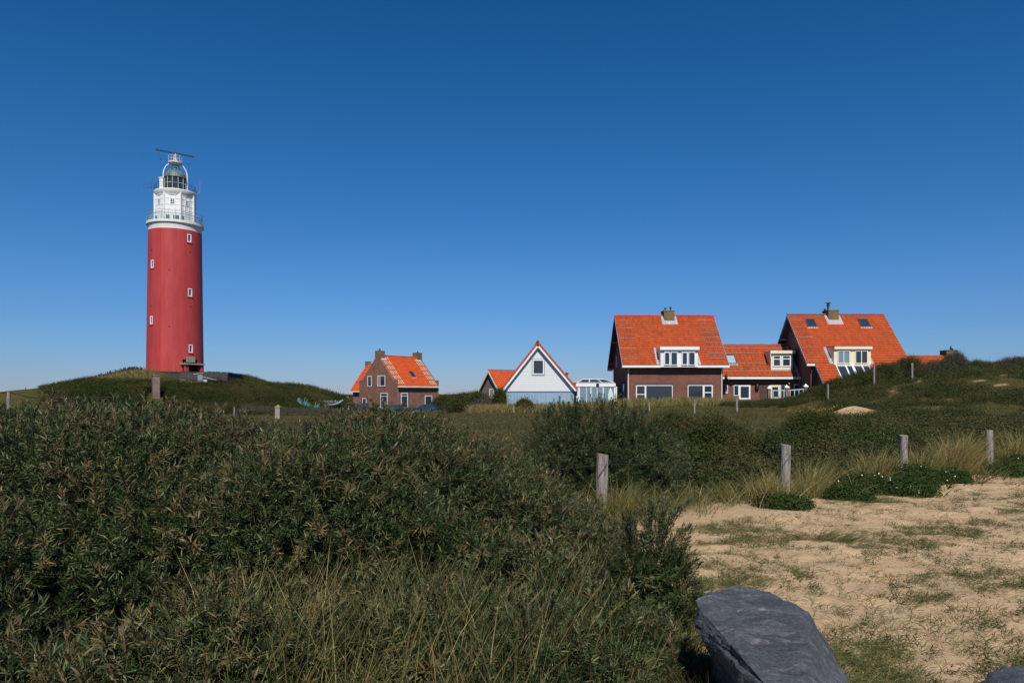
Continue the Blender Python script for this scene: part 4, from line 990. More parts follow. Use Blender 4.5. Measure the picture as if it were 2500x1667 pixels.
# lower wing on the far side
we, wz0_, wz1_ = W5+2.86, 2.35, 7.3
g = G(); g.prism([(.55, W5-.6, gz5-.5), (.55, W5-.6, wz0_), (4.1, W5-.6, wz1_-.25), (7.6, W5-.6, wz0_), (7.6, W5-.6, gz5-.5)], (0, 3.2, 0)); g.build('wing_wall', M['brickP'], sh)
rf = Roof(); rf.slope((.15, we+.05, wz0_-.1), (0, -4.2, 0), (3.95, 0, wz1_-wz0_+.1), tw=.3, th=.36); rf.slope((8.05, we-4.15, wz0_-.1), (0, 4.2, 0), (-3.95, 0, wz1_-wz0_+.1), tw=.3, th=.36); rf.cap((4.1, we+.05, wz1_+.06), (4.1, we-4.1, wz1_+.06)); rf.build(M['tileN'], sh, name='wing_roof')
g = G(); g.box(-.02, .2, W5+.02, we+.15, wz0_-.32, wz0_-.12); g.box(.2, .55, W5+.02, we+.1, wz0_-.32, wz0_-.24); g.build('gutter', M['white'], sh)
chimney(sh, 3.7, 4.6, we-.55, we+.15, wz1_-1.0, wz1_+.5, m='brickP')

# ================================================== lighthouse
lh = empty('lighthouse', (LX, LY, 5.0), 'tall red lighthouse with white lantern house and radar antenna on top', 'lighthouse', local=True)
los = math.atan2(-LY, -LX); rgt = los+math.pi/2       # towards the camera, and to the right as seen from it
K = 5.0
def zy(py, r=4.0):      # height over the base for a photo row on the camera side at radius r
    Yd = LY-r*abs(math.sin(los)); return EYE+(HY-py)/F*Yd-K
def pol(al, r, z): a_ = los+R(al); return Vector((r*math.cos(a_), r*math.sin(a_), z))
zrt = zy(556.5); rb_, rt_ = 4.15, 3.86
prof = [(rb_+.02, -1.5)]+[(rb_+(rt_-rb_)*(i/20)**.85, zrt*i/20) for i in range(21)]
cut = G()
def al_of(px, r, z):
    best = None
    for i in range(-89, 90):
        for f in (0, .5):
            p_ = pol(i+f, r, z); q = CX+F*(p_.x+LX)/(p_.y+LY); 
            if best is None or abs(q-px) < best[0]: best = (abs(q-px), i+f)
    return best[1]
def rad_at(z): return rb_+(rt_-rb_)*(max(z, 0)/zrt)**.85
wspecs = []
for px_, py_ in ((462.3, 577.5), (464.2, 711.5), (466, 850), (371.8, 644.5), (369.5, 781.5)):
    z = zy(py_, 3.7); al = al_of(px_, rad_at(z), z); wspecs.append((al, z))
    n_ = pol(al, 1, 0); p_ = Plane(pol(al, rad_at(z), z), Vector((-n_.y, n_.x, 0)), n_); p_.box(cut, -.34, .34, -.62, .62, -.25, .3)
dal = al_of(467, rb_, 1.0); n_ = pol(dal, 1, 0); dp = Plane(pol(dal, rb_, 0), Vector((-n_.y, n_.x, 0)), n_)
dp.box(cut, -1.3, 1.3, -.3, 2.0, -.7, .5)
g = G(); g.lathe(prof, 96); g.build('tower', M['lred'], lh, smooth=True, cuts=cut)
for al, z in wspecs:
    n_ = pol(al, 1, 0); p_ = Plane(pol(al, rad_at(z)-.02, z), Vector((-n_.y, n_.x, 0)), n_)
    g = G(); 
    for u0, u1, z0, z1 in ((-.34, -.2, -.62, .62), (.2, .34, -.62, .62), (-.2, .2, -.62, -.46), (-.2, .2, .48, .62)): p_.box(g, u0, u1, z0, z1, -.22, .03)
    w_ = g.build('window', M['white'], lh)
    g = G(); p_.box(g, -.2, .2, -.46, .48, -.2, -.1); g.build('pane', M['glass'], w_)
    g = G(); p_.box(g, -.42, .42, -.80, -.66, -.2, .12); g.build('sill', M['lred'], w_)
# seam, plumbing holes
g = G(); sal = al_of(391, 4, 14)
g.tube([pol(sal, rad_at(zz_)+.005, zz_) for zz_ in np.linspace(0, zrt, 24)], .022, 5); g.build('conductor', noisy('red_conductor', (.30, .03, .03), .1, 2), lh)
g = G()
for px_, py_ in ((371, 610), (413, 659.5), (464, 611), (369, 747), (413, 797.5), (465, 746), (367, 885)):
    z = zy(py_, 3.8); al = al_of(px_, rad_at(z), z); q = pol(al, rad_at(z)-.05, z); n_ = pol(al, 1, 0); g.tube([q, q+n_*.08], .10, 8)
g.build('vent', M['black'], lh)
# white band and lower gallery
zg0, zg1 = zy(541, 4.2), zy(534.5, 4.2)
g = G(); g.lathe([(rt_, zrt), (rt_-.0, zg0-.35), (rt_+.12, zg0), (rt_+.28, zg0+.02), (rt_+.28, zg1), (rt_-1, zg1+.02)], 96); g.build('white_band', M['whitewall'], lh, smooth=True)
rg = rt_+.2; zrail = zg1+1.45
def railing(r, z0, z1, n, rows, m, name, rad=.025, seg=72):
    g = G()
    for i in range(n): a_ = 360*i/n; g.tube([pol(a_, r, z0), pol(a_, r, z1)], rad, 5)
    for z in rows:
        pts = [pol(360*i/seg, r, z) for i in range(seg+1)]; g.tube(pts, rad, 5, cap=False)
    return g.build(name, M[m], lh)
railing(rg, zg1, zrail, 26, (zrail, zrail-.5, zg1+.12), 'grey', 'railing')
g = G(); seg = 72
for i in range(seg):
    if not (-75 < ((i*5+180) % 360)-180 < 175): continue
    p0, p1 = pol(i*5, rg-.04, zg1+.1), pol(i*5+5, rg-.04, zg1+.1); q0, q1 = pol(i*5, rg-.04, zrail-.35), pol(i*5+5, rg-.04, zrail-.35); g.add([p0, p1, q1, q0], [(0, 1, 2, 3)])
g.build('glass_screen', M['glassclear'], lh, fixn=False)
# octagonal watch room
ro_ = 3.0; zw1 = zy(468.5, 3.0)
rot8 = los+R(14); g = G(); g.lathe([(ro_, zg1), (ro_, zw1+.2)], 8, rot=rot8); wr_ = g.build('watch_room', M['white'], lh)
tin = G(); bat = G()
for k in range(8):
    a_ = 14+45*k; bat.tube([pol(a_, ro_+.02, zg1), pol(a_, ro_+.02, zw1)], .13, 6)
    am = a_+22.5; n_ = pol(am, 1, 0); p_ = Plane(pol(am, ro_*math.cos(R(22.5)), 0), Vector((-n_.y, n_.x, 0)), n_)
    for u_ in (-.36, .36): p_.box(bat, u_-.04, u_+.04, zg1, zw1, 0, .05)
    for z in (zw1-.95, zw1-1.9, zw1-2.8, zw1-3.5): p_.box(bat, -1.05, 1.05, z-.03, z+.03, 0, .042)
    window(p_, wr_, -.3, .3, zw1-1.85, zw1-1.0, vs=(.5,), hs=(.33, .66), fw=.07, proud=.02)
    if k % 2: p_.box(tin, -.9, -.35, zg1+.3, zg1+.95, 0, .03); p_.box(tin, .1, .95, zg1+.3, zg1+.95, 0, .03)
    else: p_.box(tin, -.95, -.5, zg1+.3, zg1+.95, 0, .03)
bat.build('batten', M['white'], wr_); tin.build('pane', M['glass'], wr_)
# upper gallery
zu0, zu1 = zw1, zy(459.5, 3.1)
g = G(); g.lathe([(2.85, zu0-.45), (2.95, zu0-.1), (3.08, zu0+.05), (3.12, zu1-.08), (3.05, zu1), (1.0, zu1+.05)], 64); g.build('upper_gallery', M['whitewall'], lh, smooth=True)
railing(3.0, zu1, zu1+1.0, 22, (zu1+1.0, zu1+.7, zu1+.38), 'darkgrey', 'railing', .025)
# lantern
rl = 1.55; zl1 = zy(429.7, 1.5)
g = G(); g.lathe([(rl+.08, zu1+.02), (rl+.08, zu1+.35)], 16); g.build('lantern_base', M['grey'], lh)
g = G(); g.lathe([(rl, zu1+.35), (rl, zl1)], 12, rot=los+R(15)); lg = g.build('lantern_glazing', M['glass'], lh)
g = G()
for k in range(12): g.tube([pol(30*k+15, rl+.02, zu1+.35), pol(30*k+15, rl+.02, zl1)], .032, 5)
for z in (zl1, (zl1+zu1)/2+.2, zu1+.4): g.tube([pol(30*k+15, rl+.02, z) for k in range(13)], .032, 5, cap=False)
g.build('glazing_bar', M['cream'], lg)
g = G(); g.lathe([(rl+.12, zl1-.03)]+[((rl+.08)*math.cos(a_), zl1+.02+1.35*math.sin(a_)) for a_ in np.linspace(0, 1.38, 12)]+[(.28, zl1+1.45), (.2, zl1+1.7), (.02, zl1+1.75)], 32); dm = g.build('dome', M['copper'], lh, smooth=True)
g = G()
for k in range(12): g.tube([pol(30*k, (rl+.11)*math.cos(a_), zl1+.04+1.36*math.sin(a_)) for a_ in np.linspace(0, 1.35, 8)], .025, 4)
g.build('dome_rib', M['copper'], dm)
g = G(); pbx = pol(-95, rl+.32, 0); g.box(pbx.x-.3, pbx.x+.3, pbx.y-.3, pbx.y+.3, zu1, zl1-.2); g.prism([(pbx.x-.36, pbx.y-.36, zl1-.2), (pbx.x+.36, pbx.y-.36, zl1-.2), (pbx.x+.36, pbx.y+.36, zl1-.2), (pbx.x-.36, pbx.y+.36, zl1-.2)], (0, 0, .15)); g.build('hatch_box', M['whitewall'], lh)
# white hoops carrying the radar platform
zp = zy(398, 0); 
for aa in (88, 150, 210, 270):
    g = G(); pts = [pol(aa, 1.72, zu1), pol(aa, 1.72, zl1+.3)]+[pol(aa, 1.72*math.cos(q)**.8 if q < 1.2 else 1.72*math.cos(q)**.9, zl1+.3+(zp-zl1-.35)*math.sin(q)) for q in np.linspace(.15, 1.28, 9)]
    g.tube(pts, .085, 8); g.build('hoop', M['white'], lh, smooth=True)
g = G(); g.lathe([(.7, zp-.28), (1.02, zp-.1), (1.05, zp+.08), (.2, zp+.1)], 32); g.build('radar_platform', M['whitewall'], lh, smooth=True)
railing(1.0, zp+.05, zp+1.0, 10, (zp+1.0, zp+.55), 'whitewall', 'railing', .02, 36)
g = G(); g.lathe([(.38, zp+.05), (.36, zp+.5), (.22, zp+.75), (.3, zp+.85), (.3, zp+1.15), (.15, zp+1.25), (.12, zp+1.5)], 20); rd = g.build('radar_mast', M['lead'], lh, smooth=True)
g = G(); zb5 = zy(374.5, 0); br_ = pol(0, 1, 0); rv = pol(90, 1, 0); dv = (Vector((.78, .62, 0))).normalized()
ca = Vector((0, 0, zb5)); g.bar(ca-dv*2.8, ca+dv*2.8, .22, .20); g.build('radar_antenna', M['darkgrey'], rd)
for sgn, hh in ((-1, .35), (1, .15)):
    g = G(); p0 = Vector((0, 0, zp+hh))+rv*sgn*.9; p1 = p0+rv*sgn*1.1; g.tube([p0, p1], .02, 5); g.bar(p1-rv*.12*sgn-Vector((0,0,.06)), p1+rv*.22*sgn+Vector((0,0,.02)), .12, .1); g.build('wind_sensor', M['black'], lh)
# aerials
g = G(); b0 = pol(-90, 3.0, zu1+.5); e_ = rv*-1
g.tube([b0, b0+e_*1.0], .03, 5); g.tube([b0+e_*.35+Vector((0,0,-.35)), b0+e_*.35+Vector((0,0,.75))], .03, 5)
for q in (-.05, .3, .6): g.tube([b0+e_*.3+Vector((0,0,q)), b0+e_*1.5+Vector((0,0,q))], .018, 5)
g.build('aerial', M['darkgrey'], lh)
g = G(); b0 = pol(88, 3.0, zu1+.35); g.tube([b0, b0+rv*.55], .03, 5); g.tube([b0+rv*.55, b0+rv*.55+Vector((0,0,1.9))], .028, 5); g.tube([b0+rv*.1, b0+rv*.1+Vector((0,0,1.1))], .04, 5); g.tube([b0+rv*.2+Vector((0,0,.4)), b0+rv*.7+Vector((0,0,.4))], .02, 5); g.build('aerial', M['curb'], lh)
for al_, h_ in ((-65, 1.7), (70, 1.7)):
    g = G(); g.tube([pol(al_, 3.0, zu1+.3), pol(al_, 3.0, zu1+h_)], .014, 4); g.build('aerial', M['grey'], lh)
# plaque, canopy, door
g = G(); pz0, pz1 = zy(883, 4.1), zy(869.5, 4.1); dp.box(g, -.72, .62, pz0, pz1, -.25, .06); g.build('plaque', M['curb'], lh)
cz = zy(889.5, 4.6); g = G(); dp.box(g, -1.7, 1.6, cz, cz+.22, -.6, 1.15); cn = g.build('porch_canopy', M['curb'], lh)
for u0, u1 in ((-1.5, -1.0), (1.0, 1.45)):
    g = G(); dp.box(g, u0, u1, -.9, cz, .35, .9); g.build('porch_pillar', M['lred'], lh)
g = G(); dp.box(g, -1.2, 1.2, -.3, 2.0, -.69, -.6); g.build('door', M['darkpaint'], lh)
g = G(); dp.box(g, -.85, -.35, .4, 1.7, -.6, -.57); g.build('pane', M['glassblue'], lh)

# ================================================== vegetation
def rngf(s): return np.random.default_rng(s)
SP_NEAR = [sprig(rngf(i), 22+i % 4*4, .062+.006*(i % 2), .0078, .13+.03*(i % 4), 2, .35, .85+.1*(i % 3)) for i in range(7)]
SP_MID = [sprig(rngf(20+i), 20, .055, .011, .15, 1, .3) for i in range(5)]

# ---- the big foreground thicket: canopy height over the ground
RX = [-9, -5.1, -4.7, -4.1, -3.5, -3.1, -2.8, -2.5, -2.26, -1.93, -1.65, -1.2, -.8, -.4, 0, .35, .7, 1.05, 1.4]
RZ = [1.36, 1.38, 1.46, 1.47, 1.43, 1.41, 1.30, 1.17, 1.15, 1.30, 1.40, 1.40, 1.25, 1.08, .88, .68, .45, .20, 0]
def canopy(x, y):
    ridge = np.interp(x, RX, RZ)+.05
    off = np.interp(x, [-3, -1.7, -.8, .2, 1], [0, .25, .75, 1.0, .9])
    yy = y-off
    pr = np.interp(yy, [2.1, 2.6, 3.2, 3.8, 4.6, 5.6, 6.8, 8.0, 8.8, 9.4], [0, .20, .44, .64, .80, .92, 1, .98, .6, 0])
    lo = lobes(x, y*.9, 1.0, 12)*.52+lobes(x, y, .42, 40)*.30+lobes(x, y, .21, 46)*.18
    z = ridge*pr
    z = z - (.74-.74*lo)*(.35+.65*sstep(0, .5, z))*np.interp(yy, [4.5, 6.8], [1, .45])
    for hx, hy, rx_, ry_, dd in ((-2.25, 3.95, .55, .42, .55), (-1.35, 4.35, .65, .42, .7), (-.55, 4.75, .5, .4, .55), (-3.4, 4.7, .6, .4, .35), (-.2, 5.9, .45, .4, .35)):
        z = z - dd*np.exp(-((x-hx)/rx_)**2-((y-hy)/ry_)**2)
    return np.maximum(z, 0)
def split_of(x, y):
    """which shrub a point of the thicket belongs to"""
    seeds = SEEDS; wob = (fbm(x*1.2, y*1.2, 77)-.5)*.9
    d = np.stack([np.hypot(x-sx+wob, (y-sy)) for sx, sy, _ in seeds]); return d.argmin(0)
SEEDS = [(-4.3, 6.9, 'wide silvery green sea buckthorn shrub at the far left edge, in front of the lighthouse'),
         (-1.55, 6.9, 'tall dark buckthorn mound whose top touches the small brick house'),
         (-2.9, 5.6, 'sea buckthorn shrub left of the middle, with brown young tips in a low saddle'),
         (-3.1, 3.6, 'shaded buckthorn shrub filling the bottom left corner'),
         (-.9, 5.2, 'buckthorn shrub in the centre, dark hollow below it and tall grass in front'),
         (.35, 6.2, 'buckthorn shrub sloping down to the first fence post')]
rng = rngf(5)
def thicket():
    n = 16500; xx = rng.uniform(-8.2, 1.5, n*4); yy = rng.uniform(2.2, 9.6, n*4)
    z = canopy(xx, yy); e = .05
    gx = (canopy(xx+e, yy)-canopy(xx-e, yy))/(2*e); gy = (canopy(xx, yy+e)-canopy(xx, yy-e))/(2*e)
    slope = np.sqrt(1+gx**2+gy**2)
    ok = (z > .05) & (np.abs(xx) < yy*.80+.7) & (rng.random(n*4) < np.minimum(slope, 3.5)/2.2*np.interp(yy, [3, 7, 9.5], [1, .75, .45])*(.18+.82*sstep(.12, .6, lobes(xx, yy, .42, 40)+.25*sstep(5.5, 7.5, yy))))
    idx = np.nonzero(ok)[0][:int(n*1.25)]
    x, y, z, gx, gy = xx[idx], yy[idx], z[idx], gx[idx], gy[idx]
    dep = .24*rng.random(len(x))**1.7; nn = unit(np.stack([-gx, -gy, np.ones_like(gx)], -1))
    pos = np.stack([x, y, z+H(x, y)], -1)-nn*(dep[:, None]+.08)
    ax = unit(nn*.7+np.array([0, -.1, .38])+rng.normal(size=nn.shape)*.42)
    sc = rng.uniform(.62, 1.12, len(x))*np.interp(dep, [0, .26], [1.05, .8])
    return pos, ax, sc, dep
pos, ax, sc, dep = thicket(); who = split_of(pos[:, 0], pos[:, 1])
gx_ = np.arange(-8.4, 1.9, .09); gy_ = np.arange(2.1, 9.7, .09); GX, GY = np.meshgrid(gx_, gy_); GC = canopy(GX, GY); cw = split_of(GX, GY)
for k, (sx, sy, lab) in enumerate(SEEDS):
    r_ = empty('sea_buckthorn', (sx, sy, Hz(sx, sy)), lab, 'shrub', 'sea buckthorn shrubs of the foreground thicket')
    ids = np.nonzero(who == k)[0]
    tipb = (rng.random(len(ids)) < .11) & (dep[ids] < .12)
    for nm, mk, sel in (('foliage', ('buck', 'twig'), ids[~tipb]), ('young_shoots', ('tip', 'twig'), ids[tipb])):
        s_ = sc[sel]*(1.15 if nm == 'young_shoots' else 1)
        p_ = pos[sel]+(ax[sel]*.06 if nm == 'young_shoots' else 0)
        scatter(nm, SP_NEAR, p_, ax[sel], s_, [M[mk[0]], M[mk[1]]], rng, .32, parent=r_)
    # added near-black shell below the leaves, blocks light so gaps go dark
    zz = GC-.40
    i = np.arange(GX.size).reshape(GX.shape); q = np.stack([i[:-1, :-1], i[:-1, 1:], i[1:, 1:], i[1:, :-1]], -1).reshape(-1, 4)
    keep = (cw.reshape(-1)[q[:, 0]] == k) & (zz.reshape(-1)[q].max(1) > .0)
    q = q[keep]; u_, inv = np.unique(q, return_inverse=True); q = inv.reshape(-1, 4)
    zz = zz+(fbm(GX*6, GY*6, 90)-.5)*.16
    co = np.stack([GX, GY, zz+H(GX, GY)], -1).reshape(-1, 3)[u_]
    vegmesh('shade_core', co, q, np.zeros(len(co)), [M['core']], None, r_)
    # bare branches showing in the hollows
    nb = 14 if len(ids) > 400 else 4
    for p in pos[rng.choice(ids, min(nb, len(ids)), replace=False)]:
        b0 = Vector((p[0]+rng.normal()*.15, p[1]+rng.normal()*.15+.1, max(Hz(p[0], p[1]), p[2]-.7))); b2 = Vector(p); b1 = (b0+b2)/2+Vector((rng.normal()*.06, rng.normal()*.06, 0))
        g = G(); g.tube([b0, b1, b2], [.013, .009, .004], 5); g.build('branch', M['darktwig'], r_, smooth='all')

def shrub(name, lab, domes, n, temps, mats, group=None, inner=.22, sc=(.8, 1.2), seed=1, core=.82, cat='shrub', asp=1.0, part='foliage', up=.35, yellow=0):
    """a shrub of one or several lumpy domes: foliage part, added near-black core part that darkens the gaps"""
    rg_ = rngf(seed); cx, cy = domes[0][:2]; r_ = empty(name, (cx, cy, Hz(cx, cy)), lab, cat, group)
    P_, A_ = [], []; tot = sum(d[2]*d[3] for d in domes)
    for d in domes:
        p, u = dome_points(d[0], d[1], d[2], d[3], int(n*d[2]*d[3]/tot), rg_, inner=inner); ok = np.ones(len(p), bool)
        for d2 in domes:
            if d2 is d: continue
            zz = p[:, 2]-H(p[:, 0], p[:, 1]); ok &= ((p[:, 0]-d2[0])**2+(p[:, 1]-d2[1])**2)/(d2[2]*.75)**2+(zz/(d2[3]*.75))**2 > 1
        P_.append(p[ok]); A_.append(u[ok])
    P_ = np.concatenate(P_); A_ = np.concatenate(A_)
    axs = unit(A_+np.array([0, 0, up])+rg_.normal(size=A_.shape)*.3)
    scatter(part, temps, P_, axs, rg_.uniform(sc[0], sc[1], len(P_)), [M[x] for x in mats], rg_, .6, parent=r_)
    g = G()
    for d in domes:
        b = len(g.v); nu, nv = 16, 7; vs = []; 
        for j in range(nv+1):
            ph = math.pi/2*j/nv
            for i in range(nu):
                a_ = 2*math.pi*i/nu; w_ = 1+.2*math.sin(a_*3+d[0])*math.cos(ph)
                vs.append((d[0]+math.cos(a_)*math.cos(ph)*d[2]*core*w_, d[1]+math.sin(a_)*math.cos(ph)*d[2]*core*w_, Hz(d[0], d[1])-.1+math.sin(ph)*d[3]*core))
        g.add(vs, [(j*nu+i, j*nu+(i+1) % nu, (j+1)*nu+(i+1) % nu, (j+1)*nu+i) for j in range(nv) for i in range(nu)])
    g.build('shade_core', M['core'], r_, smooth='all')  # near-black domes added to block light behind the foliage
    return r_

# ---- shrubs near the path
shrub('sea_buckthorn', 'upright buckthorn bush with a few orange leaves, left of the boulder', [(1.0, 5.1, .24, .80), (.92, 5.0, .26, .60), (1.1, 5.0, .2, .5)], 1100, SP_NEAR, ('buck', 'twig'), inner=.35, seed=61, core=.7, sc=(.5, .8))
shrub('sea_buckthorn', 'low sparse buckthorn seedling bush between the tall grass and the sand path', [(.42, 4.75, .38, .36), (.68, 4.4, .30, .28), (.25, 4.3, .32, .34)], 480, SP_NEAR, ('buck', 'twig'), inner=.6, seed=62, core=.5, sc=(.5, .85))
shrub('sea_buckthorn', 'little buckthorn bush among tall grass at the bottom centre', [(-.28, 4.05, .40, .50), (-.75, 4.2, .32, .42)], 520, SP_NEAR, ('buck', 'twig'), inner=.6, seed=63, core=.5, sc=(.55, .95))
shrub('sea_buckthorn', 'low buckthorn bush in the grass right of the bottom centre', [(.12, 3.75, .34, .42), (.38, 3.6, .26, .32), (-.1, 3.6, .25, .3)], 620, SP_NEAR, ('buck', 'twig'), inner=.5, seed=66, core=.6, sc=(.55, .95))
shrub('sea_buckthorn', 'low buckthorn bush between the grass and the bright green bramble leaves', [(.52, 4.05, .26, .34), (.70, 4.2, .22, .26)], 420, SP_NEAR, ('buck', 'twig'), inner=.5, seed=67, core=.6, sc=(.5, .85))
shrub('sea_buckthorn', 'big rounded buckthorn bush right behind the first fence post', [(1.5, 12.2, 1.0, 1.31), (1.0, 12.6, .8, 1.22), (2.2, 12.6, .8, 1.12), (1.15, 11.5, .8, .85), (2.0, 11.7, .7, .65), (.45, 11.3, .7, .5)], 4800, SP_NEAR, ('buck', 'twig'), inner=.3, sc=(.7, 1.15), seed=64, core=.86)
shrub('bramble', 'bright green bramble leaves at the bottom edge beside the boulder', [(.56, 3.95, .22, .12)], 60, [leafstar(rngf(3), 10, .075, .8, .09)], ('bright',), inner=.5, seed=65, core=.2)

# ---- scrub beyond the fence: one dark mass with separate heads
FAR1 = [leafstar(rngf(40+i), 40, .055, .38, .20) for i in range(6)]
FAR2 = [leafstar(rngf(50+i), 22, .20, .5, .55) for i in range(6)]
def mass(name, lab, cat, region, top, n, temps, mats, seed, sc=(.8, 1.2), coredrop=.25, cell=.4, kind='stuff'):
    """region: (x0,x1,y0,y1); top(x,y) -> height over ground, 0 where nothing grows"""
    rg_ = rngf(seed); x0, x1, y0, y1 = region; x = rg_.uniform(x0, x1, n); y = rg_.uniform(y0, y1, n)
    z = top(x, y); ok = z > .08; x, y, z = x[ok], y[ok], z[ok]; e = .1
    gx = (top(x+e, y)-top(x-e, y))/(2*e); gy = (top(x, y+e)-top(x, y-e))/(2*e); nn = unit(np.stack([-gx, -gy, np.ones_like(gx)], -1))
    p = np.stack([x, y, H(x, y)+z*(1-.3*rg_.random(len(x))**1.5)], -1)
    a_ = unit(nn*.6+np.array([0, -.15, .5])+rg_.normal(size=nn.shape)*.35)
    o = scatter(name, temps, p, a_, rg_.uniform(sc[0], sc[1], len(x)), [M[q] for q in mats], rg_, .6)
    tag(o, lab, cat, kind=kind)
    if coredrop:
        gx2, gy2 = np.meshgrid(np.arange(x0, x1, cell), np.arange(y0, y1, cell)); t_ = top(gx2, gy2)
        i = np.arange(gx2.size).reshape(gx2.shape); q = np.stack([i[:-1, :-1], i[:-1, 1:], i[1:, 1:], i[1:, :-1]], -1).reshape(-1, 4)
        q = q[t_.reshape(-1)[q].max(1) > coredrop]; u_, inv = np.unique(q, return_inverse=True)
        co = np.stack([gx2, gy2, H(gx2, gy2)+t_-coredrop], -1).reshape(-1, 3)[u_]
        vegmesh('shade_core', co, inv.reshape(-1, 4), np.zeros(len(co)), [M['core']], None, o)  # added dark sheet under the leaves, shade between the heads painted in
    return o
def top1(x, y):
    px = CX+F*x/y
    # closeness of the fence on this side, meadow on the far side
    d0 = (y-9.6)-(x-1.2)*6.2/9.3
    a = sstep(.6, 2.2, d0)*(1-sstep(7, 9.5, d0+2.5*(fbm(x*.3, y*.3, 61)-.5)*2))
    lo = lobes(x, y, 1.7, 61)*.7+lobes(x, y, .7, 63)*.3
    gap = sstep(.40, .52, fbm(x*.28, y*.28, 66)+.10*sstep(1900, 2100, px))
    return a*gap*(.08+.92*lo)*1.12*np.interp(d0, [0, 2, 6, 12, 16], [.35, .5, .62, .6, .5])*sstep(1.6, 2.6, x)*(1-sstep(.1, .4, bare(x, y)))
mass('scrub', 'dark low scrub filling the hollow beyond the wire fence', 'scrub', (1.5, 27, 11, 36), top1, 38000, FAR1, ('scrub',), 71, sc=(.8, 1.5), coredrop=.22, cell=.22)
def single(name, lab, px, Y, r, h, n, mats=('scrub',), temps=FAR1, seed=0, sc=(1.2, 2.2), group=None, extra=()):
    x = fx(px, Y); return shrub(name, lab, [(x, Y, r, h)]+[(x+a_, Y+b_, r2, h2) for a_, b_, r2, h2 in extra], n, temps, mats, group, inner=.25, sc=sc, seed=seed)
G1 = 'dark bushes beyond the wire fence'
single('bush', 'dark round bush in the hollow, left of the second fence post', 1745, 19, .7, .85, 900, seed=81, sc=(.8, 1.3), group=G1, extra=((.6, .3, .5, .6),))
single('bush', 'dark round bush just above and right of the second fence post', 1992, 20, .95, 1.05, 1300, seed=82, sc=(.8, 1.3), group=G1, extra=((1.1, .2, .7, .7),))
single('bush', 'small dark bush on the meadow behind the buckthorn, below the gabled door', 1640, 27, .9, .8, 900, seed=83, sc=(.9, 1.6), group=G1, extra=((1.0, -.4, .8, .6),))
# the crest of the right dune
G2 = 'bushes on the crest of the right dune'
for i, (px, Y, r, h, lab, mk) in enumerate([
    (1985, 58, 1.2, .65, 'dark bush at the foot of the sloping orange roof', 'scrub'),
    (2042, 57, 1.3, 1.0, 'leafy bush hiding the lower edge of the sun room roof', 'scrub'),
    (2100, 57, 1.5, 1.15, 'dark green bush rising before the right end of the big roof', 'scrub'),
    (2158, 57.5, 1.4, 1.45, 'tallest dark bush on the dune, with a weathered post in it', 'scrub'),
    (2208, 58, 1.5, 1.55, 'dark bush in front of the small roof on the dune', 'scrub'),
    (2285, 58, 1.5, 1.0, 'grey leafy bush left of the far brick chimney', 'greyscrub'),
    (2330, 58, 1.0, 1.55, 'grey leafless bush below the far brick chimney', 'greyscrub'),
    (2378, 59, 1.5, .85, 'rounded bush on the skyline just right of the far chimney', 'scrub'),
    (2425, 60, 1.3, .75, 'low grey bush on the skyline', 'greyscrub'),
    (2468, 59, 1.5, .95, 'grey green bush on the skyline near the right edge of the picture', 'greyscrub'),
    (2515, 59, 1.5, 1.0, 'bush cut by the right edge of the picture on the skyline', 'scrub'),
    (1948, 57, 1.2, .25, 'low bush in front of the terrace railing', 'scrub'),
    (1905, 60, 1.4, .22, 'dark low hedge bush in front of the cream framed door', 'scrub'),
    (1850, 62, 1.5, .25, 'dark bush in front of the white glazed door of the annex', 'scrub'),
    (1795, 64, 1.1, .22, 'bush at the right corner of the largest house', 'scrub')]):
    single('bush', lab, px, Y, r, h, 1500, mats=(mk,), seed=100+i, sc=(1.0, 1.7), group=G2 if px > 1960 else 'bushes in front of the annex', extra=((r*.7, .4, r*.6, h*.7), (-r*.6, -.3, r*.6, h*.65)))
for i, (px, Y, r, h, lab, mk) in enumerate([
    (1128, 80, 1.9, 1.6, 'dark rounded bush left of the weathered wooden cottage', 'scrub'),
    (1168, 79, 1.1, 1.5, 'green bush against the corner of the wooden cottage', 'scrub'),
    (1183, 76, 1.4, .8, 'grey brown twiggy bush in front of the wooden cottage', 'greyscrub'),
    (1220, 74.3, .28, 1.7, 'dark climber at the left corner of the white gabled house', 'scrub'),
    (1280, 66, .5, .75, 'small dark green bush beside the post before the blue boards', 'scrub'),
    (1078, 118, 1.6, 1.9, 'dark bush at the right corner of the small brick house', 'farscrub')]):
    single('bush', lab, px, Y, r, h, 700, mats=(mk,), seed=140+i, sc=(2.0, 3.2))
# lighthouse dune and far dunes
def top2(x, y):
    d = np.hypot(x-LX, y-LY); lo = lobes(x, y, 3.2, 31)*.65+lobes(x, y, 1.3, 33)*.35; g_ = H(x, y)
    px = CX+F*x/y
    a = sstep(9.5, 14, d+3*(fbm(x*.2, y*.2, 35)-.5))*sstep(-.9, -.5, g_)*(1-sstep(.15, .5, bare(x, y)))
    left = sstep(60, 260, px)*sstep(82, 86, y)*(1-(np.abs(x-fx(380.5, y)) < 1.3)*(y < 92)*(y > 84))
    path = 1-.9*np.exp(-((px-(560+ (y-100)*4))/40)**2)*(y > 200)
    return a*left*path*(1-.3*sstep(560, 640, px))*(.06+.94*lo)*np.interp(y, [80, 112, 125], [1.0, .85, .5])*1.1*(1-sstep(104, 112, y)*(px < 400))
mass('dune_scrub', 'dark green scrub covering the dune below the lighthouse', 'scrub', (-92, -24, 80, 130), top2, 42000, FAR2, ('farscrub',), 72, sc=(.4, .75), coredrop=.25, cell=.6)
